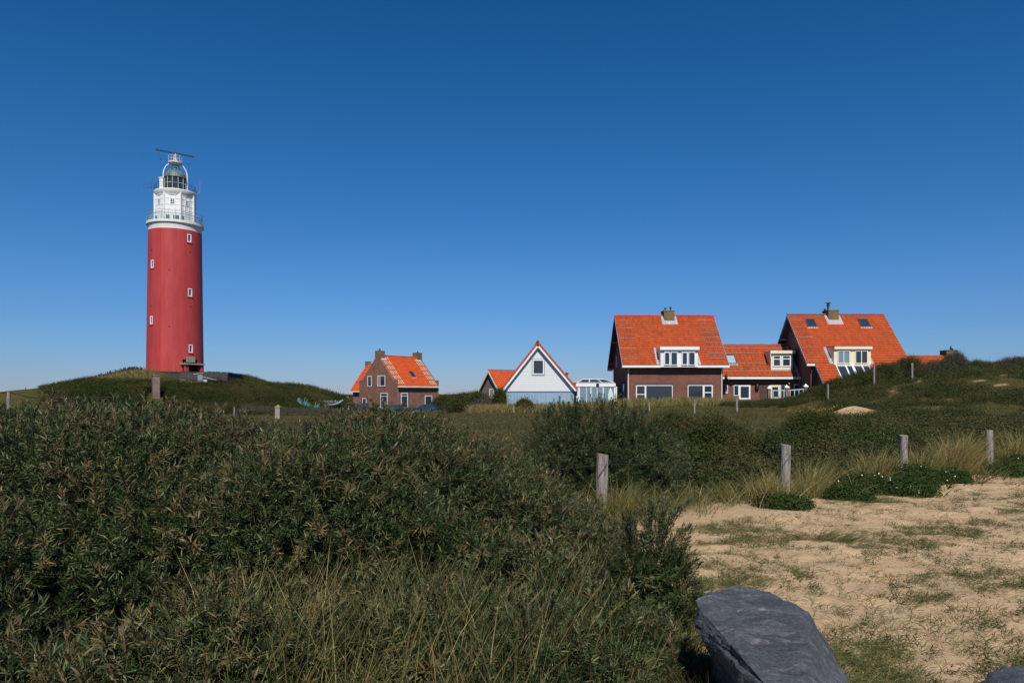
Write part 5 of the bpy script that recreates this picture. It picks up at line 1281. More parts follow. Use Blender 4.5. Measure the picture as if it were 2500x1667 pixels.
def top3(x, y):
    px = CX+F*x/y; lo = lobes(x, y, 4.5, 51)*.7+lobes(x, y, 2, 53)*.3
    b = sstep(620, 660, px)*(1-sstep(930, 980, px))+sstep(1020, 1045, px)*(1-sstep(1180, 1260, px))
    # keep clear of the small house
    return b*sstep(132, 138, y+.0*x)*(.2+.8*lo)*1.2*(1-sstep(.2, .5, bare(x, y)))
mass('woodland', 'far dark wooded dunes on the horizon behind the small brick house', 'wood', (-62, 2, 130, 172), top3, 16000, FAR2, ('farscrub',), 73, sc=(.6, 1.2), coredrop=.5, cell=1.2)
# grey scrub at the foot of the dune
def top4(x, y):
    px = CX+F*x/y; lo = lobes(x, y, 1.6, 91); return lo*.9*sstep(560, 600, px)*(1-sstep(830, 870, px))*sstep(81, 83, y)*(1-sstep(88, 92, y))
mass('grey_scrub', 'grey leafless scrub around the stone pillar at the foot of the dune', 'scrub', (-36, -18, 80, 93), top4, 3500, FAR2, ('greyscrub',), 74, sc=(.3, .55), coredrop=0)
# heathy plants on the right dune slope
def top5(x, y):
    px = CX+F*x/y; lo = lobes(x, y, 1.4, 95)*.6+lobes(x, y, .6, 96)*.4; w = sstep(.44, .60, fbm(x*.45, y*.45, 97, 5)+.07*sstep(2100, 2350, px))
    return lo*w*.26*sstep(30, 34, y)*(1-sstep(56, 60, y))*sstep(1950, 2080, px)*(1-sstep(.1, .4, bare(x, y)))
mass('heath', 'low dark heathy plants on the slope of the right dune', 'ground cover', (14, 52, 29, 60), top5, 42000, FAR1, ('scrub',), 75, sc=(1.0, 2.0), coredrop=0)

# ---- grasses
def grass(name, lab, cat, x, y, Lr, lean, leanj, curl, width, m, seed, per=1, spread=.0, tint=None, kind='stuff', group=None, root=None, z0=0):
    rg_ = rngf(seed); n = len(x)*per; X_ = np.repeat(x, per)+rg_.normal(size=n)*spread; Y2 = np.repeat(y, per)+rg_.normal(size=n)*spread
    p = np.stack([X_, Y2, H(X_, Y2)-.01+z0], -1); L = rg_.uniform(Lr[0], Lr[1], n)
    if spread > 0:
        away = np.stack([X_-np.repeat(x, per), Y2-np.repeat(y, per), np.zeros(n)], -1)/max(spread, 1e-3)*leanj
    else: away = 0
    ln = np.array(lean)[None]+rg_.normal(size=(n, 3))*leanj*np.array([1, 1, 0])+away*.5
    co, q, k = blades(p, L, ln, rg_.uniform(curl*.4, curl*1.6, n), rg_.uniform(.7, 1.3, n)*width, rg_)
    t_ = rg_.random(n)*.5+(.5*np.repeat(rg_.random(len(x)), per) if tint is None else tint)
    o = vegmesh(name, co, q, np.repeat(np.clip(t_, 0, 1), k), [M[m]], None, root)
    if root is None: tag(o, lab, cat, group, kind)
    return o
# meadow grass: short cover from the scrub to the houses
rg = rngf(9); n = 26000; y = 12+70*rg.random(n)**1.3; x = rg.uniform(-1, 1, n)*y*.78
ok = (sandmask(x, y) < .3) & (bare(x, y) < .3) & (np.hypot(x-LX, y-LY) > 30); x, y = x[ok], y[ok]
o_near = y < 30
grass('meadow_grass', 'short brown green grass of the meadow', 'grass', x, y, (.10, .26), (.15, 0, 0), .5, .25, .022, 'meadow', 200, per=5, spread=.22)
# marram before the houses
rg = rngf(19); n = 3300; px = rg.uniform(1150, 1790, n); y = rg.uniform(64, 73.3, n); x = fx(px, y)
dens = np.interp(px, [1150, 1230, 1320, 1440, 1560, 1700, 1790], [.8, .55, .5, .9, 1, 1, .5]); ok = rg.random(n) < dens*sstep(.3, .5, fbm(x*.25, y*.25, 14)+.12)
x, y, px = x[ok], y[ok], px[ok]
grass('marram_grass', 'pale green marram grass along the front of the houses', 'grass', x, y, (.45, 1.0), (.18, 0, 0), .30, .22, .035, 'marram', 201, per=9, spread=.25, tint=.12+.25*np.repeat(rg.random(len(x)), 9))
# marram and tufts on the lighthouse dune top
rg = rngf(29); n = 900; al_ = rg.uniform(-math.pi, math.pi, n); rr = rg.uniform(6, 13, n); x = LX+rr*np.cos(al_); y = LY+rr*np.sin(al_)*.8; pxx = CX+F*x/y; ok = (y < LY+2) & ~((pxx > 375) & (pxx < 600) & (y > 102.5)); y = np.where((pxx > 375) & (pxx < 600), np.minimum(y, 102.5), y)
grass('dune_grass', 'tufts of marram grass on top of the lighthouse dune', 'grass', x[ok], y[ok], (.25, .7), (.2, 0, 0), .35, .25, .04, 'marram', 202, per=9, spread=.3, tint=.3)
# marram along the fence, clump by clump
FA, FB = np.array([1.19, 9.6]), np.array([10.5, 15.8]); fd_ = (FB-FA)/np.hypot(*(FB-FA)); fn_ = np.array([fd_[1], -fd_[0]])
def fpos(px):     # point of the fence line seen at a column
    k = (px-CX)/F; s = (FA[0]-k*FA[1])/(k*fd_[1]-fd_[0]); return FA+fd_*s
CL = [(1447, .25, 70, .55, .35, (.0, 0, 0)), (1475, .35, 90, .60, .25, (.12, 0, 0)), (1500, .1, 60, .5, .2, (.3, 0, 0)),
      (1810, .55, 120, .55, .75, (.12, 0, 0)), (1830, .2, 60, .55, .6, (.3, 0, 0)), (1780, .1, 40, .4, .5, (-.3, 0, 0)), (1930, .35, 70, .45, .6, (.2, 0, 0)), (1960, .15, 90, .6, .5, (.2, 0, 0)), (1985, .0, 90, .65, .5, (.2, 0, 0)),
      (2120, .1, 110, .75, .7, (.12, 0, 0)), (2150, -.1, 80, .75, .5, (.18, 0, 0)), (2085, .2, 50, .6, .4, (.1, 0, 0)), (2235, .15, 90, .7, .5, (.08, 0, 0)), (2262, -.1, 60, .7, .6, (.1, 0, 0)),
      (2300, .1, 120, .85, .75, (.10, 0, 0)), (2322, .2, 150, .9, .85, (.12, 0, 0)), (2342, .0, 140, .92, .8, (.14, 0, 0)), (2360, -.3, 70, .7, .4, (.15, 0, 0)), (2385, .3, 40, .35, .3, (.1, 0, 0)),
      (2458, .1, 90, .8, .6, (.15, 0, 0)), (2482, .1, 150, .95, .8, (.16, 0, 0)), (2505, .2, 150, 1.0, .85, (.18, 0, 0)), (2440, .3, 30, .35, .4, (.1, 0, 0))]
CLAB = {0: 'green and straw marram tuft leaning against the first fence post', 3: 'straw coloured marram tuft on the sand left of the second fence post', 7: 'marram tufts right of the second fence post',
        9: 'olive marram tufts just left of the third fence post', 12: 'marram tuft just right of the third fence post', 14: 'largest golden marram clump, between the third and fourth fence posts', 19: 'golden marram clump at the right edge of the picture'}
ck = sorted(CLAB)
for i, k in enumerate(ck):
    rows_ = CL[k:(ck[i+1] if i+1 < len(ck) else len(CL))]; p0 = fpos(rows_[0][0])
    root = empty('marram_tuft', (p0[0], p0[1], Hz(*p0)), CLAB[k], 'grass', 'marram tufts along the wire fence')
    for j, (px, off, nb, L, ti, lean) in enumerate(rows_):
        p = fpos(px)+fn_*off
        grass('blades', None, None, np.full(1, p[0]), np.full(1, p[1]), (L*.55, L*1.2), lean, .22, .22, .0085, 'marram', 300+i*10+j, per=int(nb*2.3), spread=.075+.05*L, tint=.42*ti, root=root)
# general thin grass on the fence line
rg = rngf(39); n = 620; s = rg.uniform(-1.2, 14, n); o_ = rg.normal(size=n)*.38; x = FA[0]+fd_[0]*s+fn_[0]*o_; y = FA[1]+fd_[1]*s+fn_[1]*o_
grass('fence_grass', 'mixed thin grass growing along the foot of the wire fence', 'grass', x, y, (.12, .5), (.15, 0, 0), .35, .3, .007, 'dryblade', 203, per=9, spread=.07)
# tall grass in the foreground, bottom centre
rg = rngf(49); n = 230; px = rg.uniform(470, 1560, n); y = rg.uniform(3.3, 4.9, n); x = fx(px, y); ok = rg.random(n) < np.interp(px, [480, 620, 1000, 1250, 1400, 1560], [.6, 1, .9, .4, .2, .15]); x, y = x[ok], y[ok]
grass('tall_grass', 'tall green and straw grass in front of the thicket at the bottom centre', 'grass', x, y, (.28, .80), (.12, .02, 0), .20, .14, .0048, 'dryblade', 204, per=16, spread=.06, tint=.18+.5*np.repeat(rg.random(len(x)), 16))
grass('grass_litter', 'matted dry and green grass under the low bushes', 'grass', np.concatenate([fx(rg.uniform(450, 1700, 700), 4.2), fx(rg.uniform(1300, 1680, 300), 5.5)]), np.concatenate([rg.uniform(3.3, 5.2, 700), rg.uniform(4.3, 7.5, 300)]), (.06, .22), (.0, 0, 0), .7, .4, .004, 'dryblade', 205, per=14, spread=.09, tint=.12+.45*np.repeat(rg.random(1000), 14))
# dark tuft at the left side of the boulder
x0 = fx(1668, 3.5); root = empty('grass_tuft', (x0, 3.5, 0), 'dense dark green grass tuft growing against the left side of the boulder', 'grass')
rg = rngf(59); tq = rg.random(34); yy = 4.7-.8*tq-(rg.random(34) < .45)*.55; xx = (1655+110*tq-CX)/F*yy+rg.normal(size=34)*.035-.02; grass('blades', None, None, xx, yy, (.14, .34), (-.10, 0, 0), .3, .3, .004, 'meadow', 206, per=34, spread=.045, tint=.15, root=root)
# sparse growth on the sand
rg = rngf(69); n = 36000; y = 3.0+14*rg.random(n)**1.15; x = rg.uniform(.2, .8, n)*y
ca, sa_ = math.cos(.35), math.sin(.35); f_ = fbm((x*ca+y*sa_)*.9, (-x*sa_+y*ca)*2.1, 121, 5)
ok = (sandmask(x, y) > .25) & (rg.random(n) < .13+.75*sstep(.50, .63, f_)); x, y = x[ok], y[ok]
grass('sand_grass', 'sparse short grass and runners creeping over the sand', 'grass', x, y, (.03, .11), (.25, -.1, 0), .9, .5, .0044, 'dryblade', 207, per=7, spread=.028, tint=.12+.2*np.repeat(rg.random(len(x)), 7))
ok = rg.random(len(x)) < .10; x, y = x[ok], y[ok]
grass('fallen_straw', 'dry straws lying on the sand', 'straw', x, y, (.10, .24), (2.2, -.6, 0), 1.2, .06, .0026, 'dryblade', 208, per=2, spread=.1, tint=.45)
rg = rngf(78); n = 130; y = rg.uniform(3.4, 11, n); x = rg.uniform(.35, .78, n)*y; ok = sandmask(x, y) > .6; x, y = x[ok], y[ok]; k_n = 5; x = np.repeat(x, k_n)+rg.normal(size=len(x)*k_n)*.05; y = np.repeat(y, k_n)+rg.normal(size=len(y)*k_n)*.05
o = scatter('sand_plant', [leafstar(rngf(90+i), 12, .022, .4, .035) for i in range(4)], np.stack([x, y, H(x, y)+.015], -1), np.tile([0, 0, 1.], (len(x), 1)), rg.uniform(.7, 1.3, len(x)), [M['scrub']], rg); tag(o, 'little dark green plants dotted over the sand', 'plants', kind='stuff')
# one flattened bright tuft on the sand
p = (fx(2010, 8.1), 8.1); root = empty('grass_tuft', (p[0], p[1], 0), 'flattened bright green tuft lying alone on the sand path', 'grass')
grass('blades', None, None, np.full(5, p[0])+np.array([0, .1, -.1, .15, .25]), np.full(5, p[1])+np.array([0, .1, -.05, -.12, .05]), (.14, .36), (.9, -.35, 0), .4, .3, .005, 'dryblade', 209, per=60, spread=.06, tint=.22, root=root)

# ---- burnet roses with white flowers at the foot of the fence
ROS = [leafstar(rngf(60+i), 22, .032, .6, .085) for i in range(5)]
for i, (px, off, r, h, nf, lab) in enumerate([(2045, .55, .42, .24, 16, 'low rose bush with white flowers between the second and third posts'), (2075, 1.0, .38, .2, 10, 'rose bush spreading furthest down onto the sand'),
    (2165, .35, .48, .3, 14, 'dark rose bush at the foot of the third fence post'), (2215, .75, .3, .18, 4, 'small green bush on the sand below the third fence post'), (2360, .75, .3, .22, 2, 'dark green bush on the sand below the golden clump'),
    (1945, .95, .26, .2, 0, 'low dark green bush on the sand right of the second fence post'), (1800, .85, .28, .14, 0, 'green bush at the foot of the straw coloured tuft left of the second post'), (2440, .35, .38, .26, 9, 'rose bush with white flowers right of the fourth fence post'), (2495, .8, .36, .2, 6, 'rose bush at the right edge of the picture')]):
    p = fpos(px)+fn_*off
    r_ = shrub('rose_bush', lab, [(p[0], p[1], r, h), (p[0]+r*.8, p[1]+.12, r*.7, h*.8), (p[0]-r*.75, p[1]+.1, r*.65, h*.75)], 520, ROS, ('rose',), 'rose bushes along the fence', inner=.35, sc=(.8, 1.3), seed=160+i, core=.7)
    rg = rngf(170+i)
    for _ in range(nf):
        f_p, u_ = dome_points(p[0]+rg.normal()*r*.4, p[1], r*.95, h*1.12, 1, rg); c = Vector(f_p[0]); d_ = Vector((u_[0][0]*.3, -.6, .7)).normalized(); s1 = d_.orthogonal().normalized(); s2_ = d_.cross(s1); g = G()
        for k in range(5):
            a0 = 2*math.pi*k/5; e_ = s1*math.cos(a0)+s2_*math.sin(a0); w_ = d_.cross(e_); R_ = .012
            g.add([c, c+e_*R_*.7+w_*R_*.45+d_*.004, c+e_*R_*1.1+d_*.002, c+e_*R_*.7-w_*R_*.45+d_*.004], [(0, 1, 2, 3)])
        g.build('flower', M['petal'], r_, fixn=False)
# yellow ragwort drift at the foot of the right dune
rg = rngf(79); n = 900; px = np.concatenate([rg.normal(1985, 30, 600), rg.normal(1745, 14, 300)]); y = np.concatenate([rg.uniform(44, 50, 600), rg.uniform(21, 24, 300)]); x = fx(px, y)
pp = np.stack([x, y, H(x, y)+rg.uniform(.1, .4, n)], -1); co, q = quads_cloud(pp, np.tile([0, -.3, 1.], (n, 1)), rg.uniform(.02, .05, n)*np.where(y > 30, 1.5, .7), 1, rg, .5)
o = vegmesh('ragwort', co, q, np.zeros(len(co)), [M['yellow']]); tag(o, 'yellow orange flowers drifting along the foot of the right dune', 'flowers', kind='stuff')

# ================================================== fence posts and wire
def post(px, ytop, Y, r, lab, group, zb=None, lean=(0, 0), square=False, cap=False):
    x = fx(px, Y); z0 = Hz(x, Y)-.25; zt_ = fz(ytop, Y); o = empty('fence_post', (x, Y, z0+.25), lab, 'fence post', group)
    g = G(); n = 4 if square else 14; k = 7; rg = random.Random(px); vs = []
    for j in range(k+1):
        t_ = j/k; rr = r*(1+.05*math.sin(j*2.3+px))*(1-.07*t_)
        for i in range(n):
            a_ = 2*math.pi*(i+.5)/n; w_ = 1+.07*math.sin(a_*2+px)+.03*rg.random()
            vs.append((x+lean[0]*t_+math.cos(a_)*rr*w_*(1.25 if square else 1), Y+lean[1]*t_+math.sin(a_)*rr*w_*(1.25 if square else 1), z0+(zt_-z0)*t_+(.012*math.cos(a_+px) if j == k else 0)))
    g.add(vs, [(j*n+i, j*n+(i+1) % n, (j+1)*n+(i+1) % n, (j+1)*n+i) for j in range(k) for i in range(n)]+[tuple(range(k*n, k*n+n)), tuple(range(n-1, -1, -1))])
    g.build('shaft', M['post'], o, smooth=True)
    return o, Vector((x+lean[0], Y+lean[1], zt_))
GP = 'weathered posts of the wire fence'
tops = []
for px, yt, Y, r, lab, ln in ((1467, 1108, 9.6, .083, 'nearest and thickest weathered fence post, against the buckthorn', (.02, 0)), (1914, 1086, 11.2, .080, 'second weathered fence post, alone above the sand', (.03, 0)),
    (2204, 1063, 13.5, .077, 'third weathered fence post, roses at its foot', (.02, 0)), (2415, 1050, 15.8, .077, 'fourth weathered fence post, right of the golden clump', (.0, 0))):
    o, tp = post(px, yt, Y, r, lab, GP, lean=ln); tops.append(tp)
    g = G(); g.tube([tp+Vector((-.07, -.085, -.30)), tp+Vector((0, -.095, -.2)), tp+Vector((.05, -.085, -.12))], .005, 5); g.build('staple_wire', M['darkgrey'], o)
wire = empty('fence_wire', (tops[0].x, tops[0].y, .7), 'thin wire strung along the weathered fence posts', 'wire')
allp = [tops[0]+(tops[0]-tops[1])*1.1+Vector((0, 0, -.02))]+tops+[tops[3]+(tops[3]-tops[2])*1.2]
g = G()
for dz in (-.13,):
    for p, q in zip(allp[:-1], allp[1:]):
        pts = [p.lerp(q, i/8)+Vector((0, -.08, dz-.05*math.sin(math.pi*i/8))) for i in range(9)]; g.tube(pts, .0020, 5)
g.build('strand', M['darkgrey'], wire)
GQ = 'small posts on the far meadow and dunes'
for px, yt, Y, lab in ((572, 993, 75, 'small post on the meadow left of the stone pillar'), (1163, 996, 66, 'short grey post below the wooden cottage'), (1254.5, 993, 62, 'short grey post before the blue boards'),
    (1585, 982, 60, 'broken grey post in the marram below the picture window'), (1695.5, 976, 56, 'grey post below the garden door of the largest house'), (1799, 972, 54, 'grey post in front of the annex door'),
    (2021, 938, 54, 'pale post at the foot of the sloping roof corner'), (2134, 892, 55.3, 'weathered post standing before the sun room'), (2227, 886, 55.5, 'weathered post inside the tallest dune bush')):
    x_ = fx(px, Y); post(px, yt, Y, .075, lab, GQ)
GR = 'thin posts along the left skyline'
for px, yt, lab in ((62, 951, 'leftmost thin post on the skyline'), (100, 949, 'second thin skyline post from the left'), (134, 947, 'third thin skyline post from the left'), (167, 944, 'fourth thin skyline post from the left'), (200, 941, 'thin skyline post nearest the lighthouse dune')):
    Y = 113; x_ = fx(px, Y); zt_ = fz(yt, Y); z_ = Hz(x_, Y); post(px, HY-(max(zt_, z_+.75)-EYE)*F/Y, Y, .07, lab, GR)
o, tp = post(19, 957, 40, .085, 'tall weathered post with a sagging cable at the left edge of the picture', None, lean=(.05, 0))
g = G(); g.tube([tp+Vector((-.45, 0, -.05)), tp, tp+Vector((.9, .3, -.28)), tp+Vector((2.2, .8, -.36)), tp+Vector((5, 2, -.3))], .035, 6); g.build('cable', M['darktwig'], o, smooth='all')

# stakes up the left flank of the dune
sf = empty('stake_fence', (fx(290, 112), 112, Hz(fx(290, 112), 112)), 'dense row of dark stakes and brush climbing the dune left of the lighthouse', 'fence')
rg = random.Random(4); g = G()
for i in range(62):
    px = 222+2.05*i; x_ = fx(px, 112)+rg.uniform(-.08, .08); y_ = 112+rg.uniform(-.4, .4); z_ = Hz(x_, y_); g = G(); h = rg.uniform(.45, .85); g.bar((x_, y_, z_-.2), (x_+rg.uniform(-.15, .2), y_, z_+h), .09); g.build('stake', M['darktwig'], sf)
# brush of twigs along that fence
rg2 = rngf(88); n = 230; x = fx(rg2.uniform(215, 352, n), 111.6); y = 111.6+rg2.normal(size=n)*.5
grass('twigs', None, None, x, y, (.4, 1.0), (.25, 0, 0), .4, .15, .05, 'greyscrub', 210, per=7, spread=.2, tint=.1, root=sf)

# palisade before the lighthouse
pf = empty('wooden_fence', (fx(480, 104), 104, 4.2), 'grey wooden palisade on the dune top in front of the lighthouse door', 'fence')
pts = [(384, 107.5), (440, 104.5), (505, 104), (556, 105.5), (592, 110.5)]; 
for (p0, Y0), (p1, Y1) in zip(pts[:-1], pts[1:]):
    a_ = Vector((fx(p0, Y0), Y0, fz(907.5 if p0 < 550 else 909.5, Y0))); b_ = Vector((fx(p1, Y1), Y1, fz(909.5 if p1 < 590 else 915, Y1))); d_ = b_-a_; nb = int(d_.length/.24); g = G(); r_ = random.Random(p0)
    for i in range(nb):
        p = a_+d_*(i/nb); q = a_+d_*((i+.86)/nb); t_ = r_.uniform(-.05, .05); g.hexa([p+Vector((0, 0, -1.3)), q+Vector((0, 0, -1.3)), q+Vector((0, .05, -1.3)), p+Vector((0, .05, -1.3)), p+Vector((0, 0, t_)), q+Vector((0, 0, t_)), q+Vector((0, .05, t_)), p+Vector((0, .05, t_))])
    g.build('board_panel', M['fencegrey'] if 'fencegrey' in M else M.setdefault('fencegrey', noisy('grey_boards', (.065, .066, .07), .3, 6, .9)), pf)
    g = G(); g.bar(a_+Vector((0, .09, -.25)), b_+Vector((0, .09, -.25)), .08, .12); g.bar(a_+Vector((0, 0, .05)), b_+Vector((0, 0, .05)), .16, .06); g.build('rail', M['darktwig'], pf)
st = empty('stair_hatch', (fx(489, 102), 102, 3.6), 'grey entrance post of the stairs in the palisade below the lighthouse door', 'gate')
g = G(); x_ = fx(490, 102); g.box(x_-.35, x_+.35, 101.8, 102.2, 3.2, fz(911, 102)); g.build('panel', M['grey'], st)
g = G(); g.bar((x_-.9, 101.7, fz(913, 102)), (x_+.5, 101.7, fz(911, 102)), .07); g.bar((x_+.4, 101.7, fz(920, 102)), (x_+2.6, 101.4, fz(928, 102)), .08); g.build('handrail', M['lead'], st)
fl_ = empty('floodlight', (fx(501, 100.5), 100.5, fz(932, 100.5)), 'small white floodlight box below the palisade', 'lamp', local=True)
g = G(); g.prism([(-.26, -.1, 0), (.26, -.1, 0), (.22, -.18, .32), (-.22, -.18, .32)], (0, .3, 0)); g.build('housing', M['white'], fl_); g = G(); g.bar((0, .05, -.8), (0, .05, .02), .08); g.build('pole', M['grey'], fl_)
bx = empty('bench', (fx(529, 100.5), 100.5, fz(936, 100.5)), 'dark wooden bench on the sand below the palisade', 'bench', local=True)
for z_, y_ in ((.45, -.15), (.45, .1)):
    g = G(); g.box(-.65, .65, y_-.1, y_+.1, z_, z_+.06); g.build('seat', M['darktwig'], bx)
g = G(); g.box(-.65, .65, .24, .3, .6, .95); g.build('backrest', M['darktwig'], bx)
for sx_ in (-.55, .5):
    g = G(); g.box(sx_, sx_+.08, -.2, .28, -.3, .45); g.build('leg', M['darktwig'], bx)

# free-standing brick pillar
bpY = 90; bx_ = fx(380.5, bpY); bz0 = Hz(bx_, bpY)-.6; bz1 = fz(914.5, bpY)
bpil = empty('brick_pillar', (bx_, bpY, 0), 'tall free-standing brick pillar in the scrub in front of the lighthouse', 'pillar', rz=R(38), local=True)
g = G(); g.box(-.38, .38, -.38, .38, bz0, bz1-.15); g.build('shaft', M['brickP'], bpil)
g = G(); g.box(-.44, .44, -.44, .44, bz1-.15, bz1); g.build('cap', M['brickS'], bpil)
# stone gate pillar
sx_ = fx(679, 75); sz = Hz(sx_, 75); spil = empty('stone_pillar', (sx_, 75, sz), 'short square stone pillar with a mossy pyramid cap on the meadow', 'pillar', local=True)
zt_ = fz(995, 75)-sz; g = G(); g.box(-.25, .25, -.25, .25, -.3, zt_); g.build('shaft', M['curb'], spil)
g = G(); g.lathe([(.40, zt_), (.40, zt_+.07), (.02, zt_+.32)], 4, rot=R(45)); g.build('cap', noisy('mossy_stone', (.24, .18, .07), .2, 4), spil)
# picket fence, boat, covers, cars before the small house
pk = empty('picket_fence', (fx(800, 112), 112, -1.2), 'row of thin grey pickets left of the small brick house', 'fence'); rg = random.Random(9)
for i in range(26):
    px = 757+3.1*i; Y = 113+i*.06; x_ = fx(px, Y); g = G(); zt_ = fz(978+rg.uniform(-2, 2)+ (4 if i < 6 else 0), Y); g.bar((x_, Y, -1.6), (x_+rg.uniform(-.05, .05), Y, zt_), .07, .05); g.build('picket', M['lead'], pk)
def boat(px, Y, zt, L, lab, m1, rz):
    o = empty('rowing_boat', (fx(px, Y), Y, zt), lab, 'boat', rz=rz, local=True); vs = []; n = 12; K_ = 7
    for i in range(n+1):
        t_ = i/n; w_ = .75*math.sin(math.pi*(.12+.88*t_)**.8)**.7 if t_ < 1 else .02; w_ = max(w_, .03); sh_ = .28*(2*t_-1)**2*(1.6 if t_ > .5 else .6)
        for k in range(K_): a_ = math.pi*k/(K_-1); vs.append(((t_-.5)*L, -w_*math.cos(a_), sh_-.5*math.sin(a_)*(1-.25*abs(2*t_-1))))
    g = G(); g.add(vs, [(i*K_+k, i*K_+k+1, (i+1)*K_+k+1, (i+1)*K_+k) for i in range(n) for k in range(K_-1)]); h = g.build('hull', M[m1], o, smooth='all', fixn=False)
    md = h.modifiers.new('s', 'SOLIDIFY'); md.thickness = .05
    g = G()
    for s_ in (0, K_-1): g.tube([Vector(vs[i*K_+s_])+Vector((0, 0, .02)) for i in range(n+1)], .05, 6)
    g.build('gunwale', M['balus'], o); 
    for t_ in (.35, .65): g = G(); g.box((t_-.5)*L-.12, (t_-.5)*L+.12, -.6, .6, -.12, -.08); g.build('thwart', M['oldwood'], o)
    return o
M['teal'] = noisy('teal_paint', (.04, .11, .11), .2, 3, .4); M['tarp'] = noisy('green_tarpaulin', (.02, .10, .085), .3, 2, .6, bump=.06, bscale=2)
boat(815, 108, fz(987, 108), 2.9, 'small white and teal boat lying tilted by the picket fence', 'teal', R(14)).rotation_euler[1] = R(-9)
def cover(px, Y, w_, h_, lab, m1):
    x_ = fx(px, Y); z_ = Hz(x_, Y); o = empty('covered_boat', (x_, Y, z_), lab, 'boat', local=True); g = G(); n = 14; vs = []; K_ = 9
    for i in range(n+1):
        t_ = i/n; ww = .7*math.sin(math.pi*(.08+.86*t_))**.5; hh = h_*(.75+.25*math.sin(t_*7))
        for k in range(K_): a_ = math.pi*k/(K_-1); vs.append(((t_-.5)*w_, -ww*math.cos(a_), hh*math.sin(a_)**.7))
    g.add(vs, [(i*K_+k, i*K_+k+1, (i+1)*K_+k+1, (i+1)*K_+k) for i in range(n) for k in range(K_-1)]+[tuple(range(K_)), tuple(range(n*K_+K_-1, n*K_-1, -1))]); g.build('tarpaulin', M[m1], o, smooth=True)
    g = G()
    for q in (-.3, .3): g.tube([(q*w_, -.72*math.cos(a_), .02+(h_+.02)*math.sin(a_)) for a_ in np.linspace(.1, 3.04, 9)], .02, 5)
    g.build('strap', M['lead'], o); return o
cover(738, 104, 1.6, 1.35, 'low boat under a pale teal cover in the scrub', 'teal'); cover(760, 102, 2.4, 1.15, 'long boat under a dark green tarpaulin beside the teal one', 'tarp')
cover(862, 104, 1.9, 1.0, 'grey covered trailer left of the parked black car', 'darkgrey')
def car(px, Y, lab, col, rz, ztop):
    x_ = fx(px, Y); z_ = ztop-1.45; o = empty('parked_car', (x_, Y, z_), lab, 'car', 'cars parked before the small brick house', rz=rz, local=True)
    m_, t_, b_ = mat('car_paint_'+str(px)); b_.inputs['Base Color'].default_value = (*col, 1); b_.inputs['Roughness'].default_value = .25; b_.inputs['Coat Weight'].default_value = .6
    sil = [(-2.1, .45), (-2.12, .75), (-1.95, .92), (-1.2, 1.0), (1.25, .95), (1.95, .86), (2.1, .62), (2.08, .35), (-2.0, .3)]
    g = G(); g.prism([(p[0], -.84, p[1]) for p in sil], (0, 1.68, 0)); bo = g.build('body', m_, o); md = bo.modifiers.new('b', 'BEVEL'); md.width = .1; md.segments = 3
    g = G(); gl = [(-1.75, .96), (-1.35, 1.38), (.25, 1.42), (1.15, .96)]; 
    P0 = [(p[0], -.78+(p[1]-.96)*.35, p[1]) for p in gl]; P1 = [(p[0], .78-(p[1]-.96)*.35, p[1]) for p in gl]
    g.add(P0+P1, [(0, 1, 2, 3), (7, 6, 5, 4), (0, 4, 5, 1), (1, 5, 6, 2), (2, 6, 7, 3), (3, 7, 4, 0)]); g.build('window', M['glass'], o)
    g = G(); g.hexa([(-1.38, -.64, 1.375), (.28, -.62, 1.40), (.28, .62, 1.40), (-1.38, .64, 1.375), (-1.28, -.56, 1.45), (.15, -.56, 1.46), (.15, .56, 1.46), (-1.28, .56, 1.45)]); g.build('roof', m_, o)
    g = G()
    for s_ in (-1, 1): 
        for q0, q1 in (((-1.75, .77, .96), (-1.35, .64, 1.39)), ((.25, .63, 1.41), (1.15, .77, .96)), ((-.5, .78, .97), (-.5, .64, 1.41))): g.bar((q0[0], q0[1]*s_, q0[2]), (q1[0], q1[1]*s_, q1[2]), .07)
    g.build('window_pillar', m_, o)
    for wx in (-1.3, 1.3):
        for s_ in (-1, 1):
            g = G(); g.tube([(wx, s_*.88, .33), (wx, s_*.66, .33)], .33, 18); w_ = g.build('wheel', M['black'], o); g = G(); g.tube([(wx, s_*.89, .33), (wx, s_*.87, .33)], .2, 12); g.build('rim', M['galv'], w_)
    for s_ in (-1, 1): g = G(); g.box(2.02, 2.11, s_*.62-.14, s_*.62+.14, .62, .76); g.build('headlight', M['white'], o)
    return o
car(885, 112, 'black car whose roof shows below the small narrow window', (.012, .014, .02), R(188), fz(984, 112))
car(957, 114, 'dark teal car half hidden at the corner of the small brick house', (.02, .07, .085), R(170), fz(987.5, 114))
car(1040, 116, 'blue car in front of the right-hand door of the small brick house', (.01, .05, .12), R(165), fz(986.5, 116))

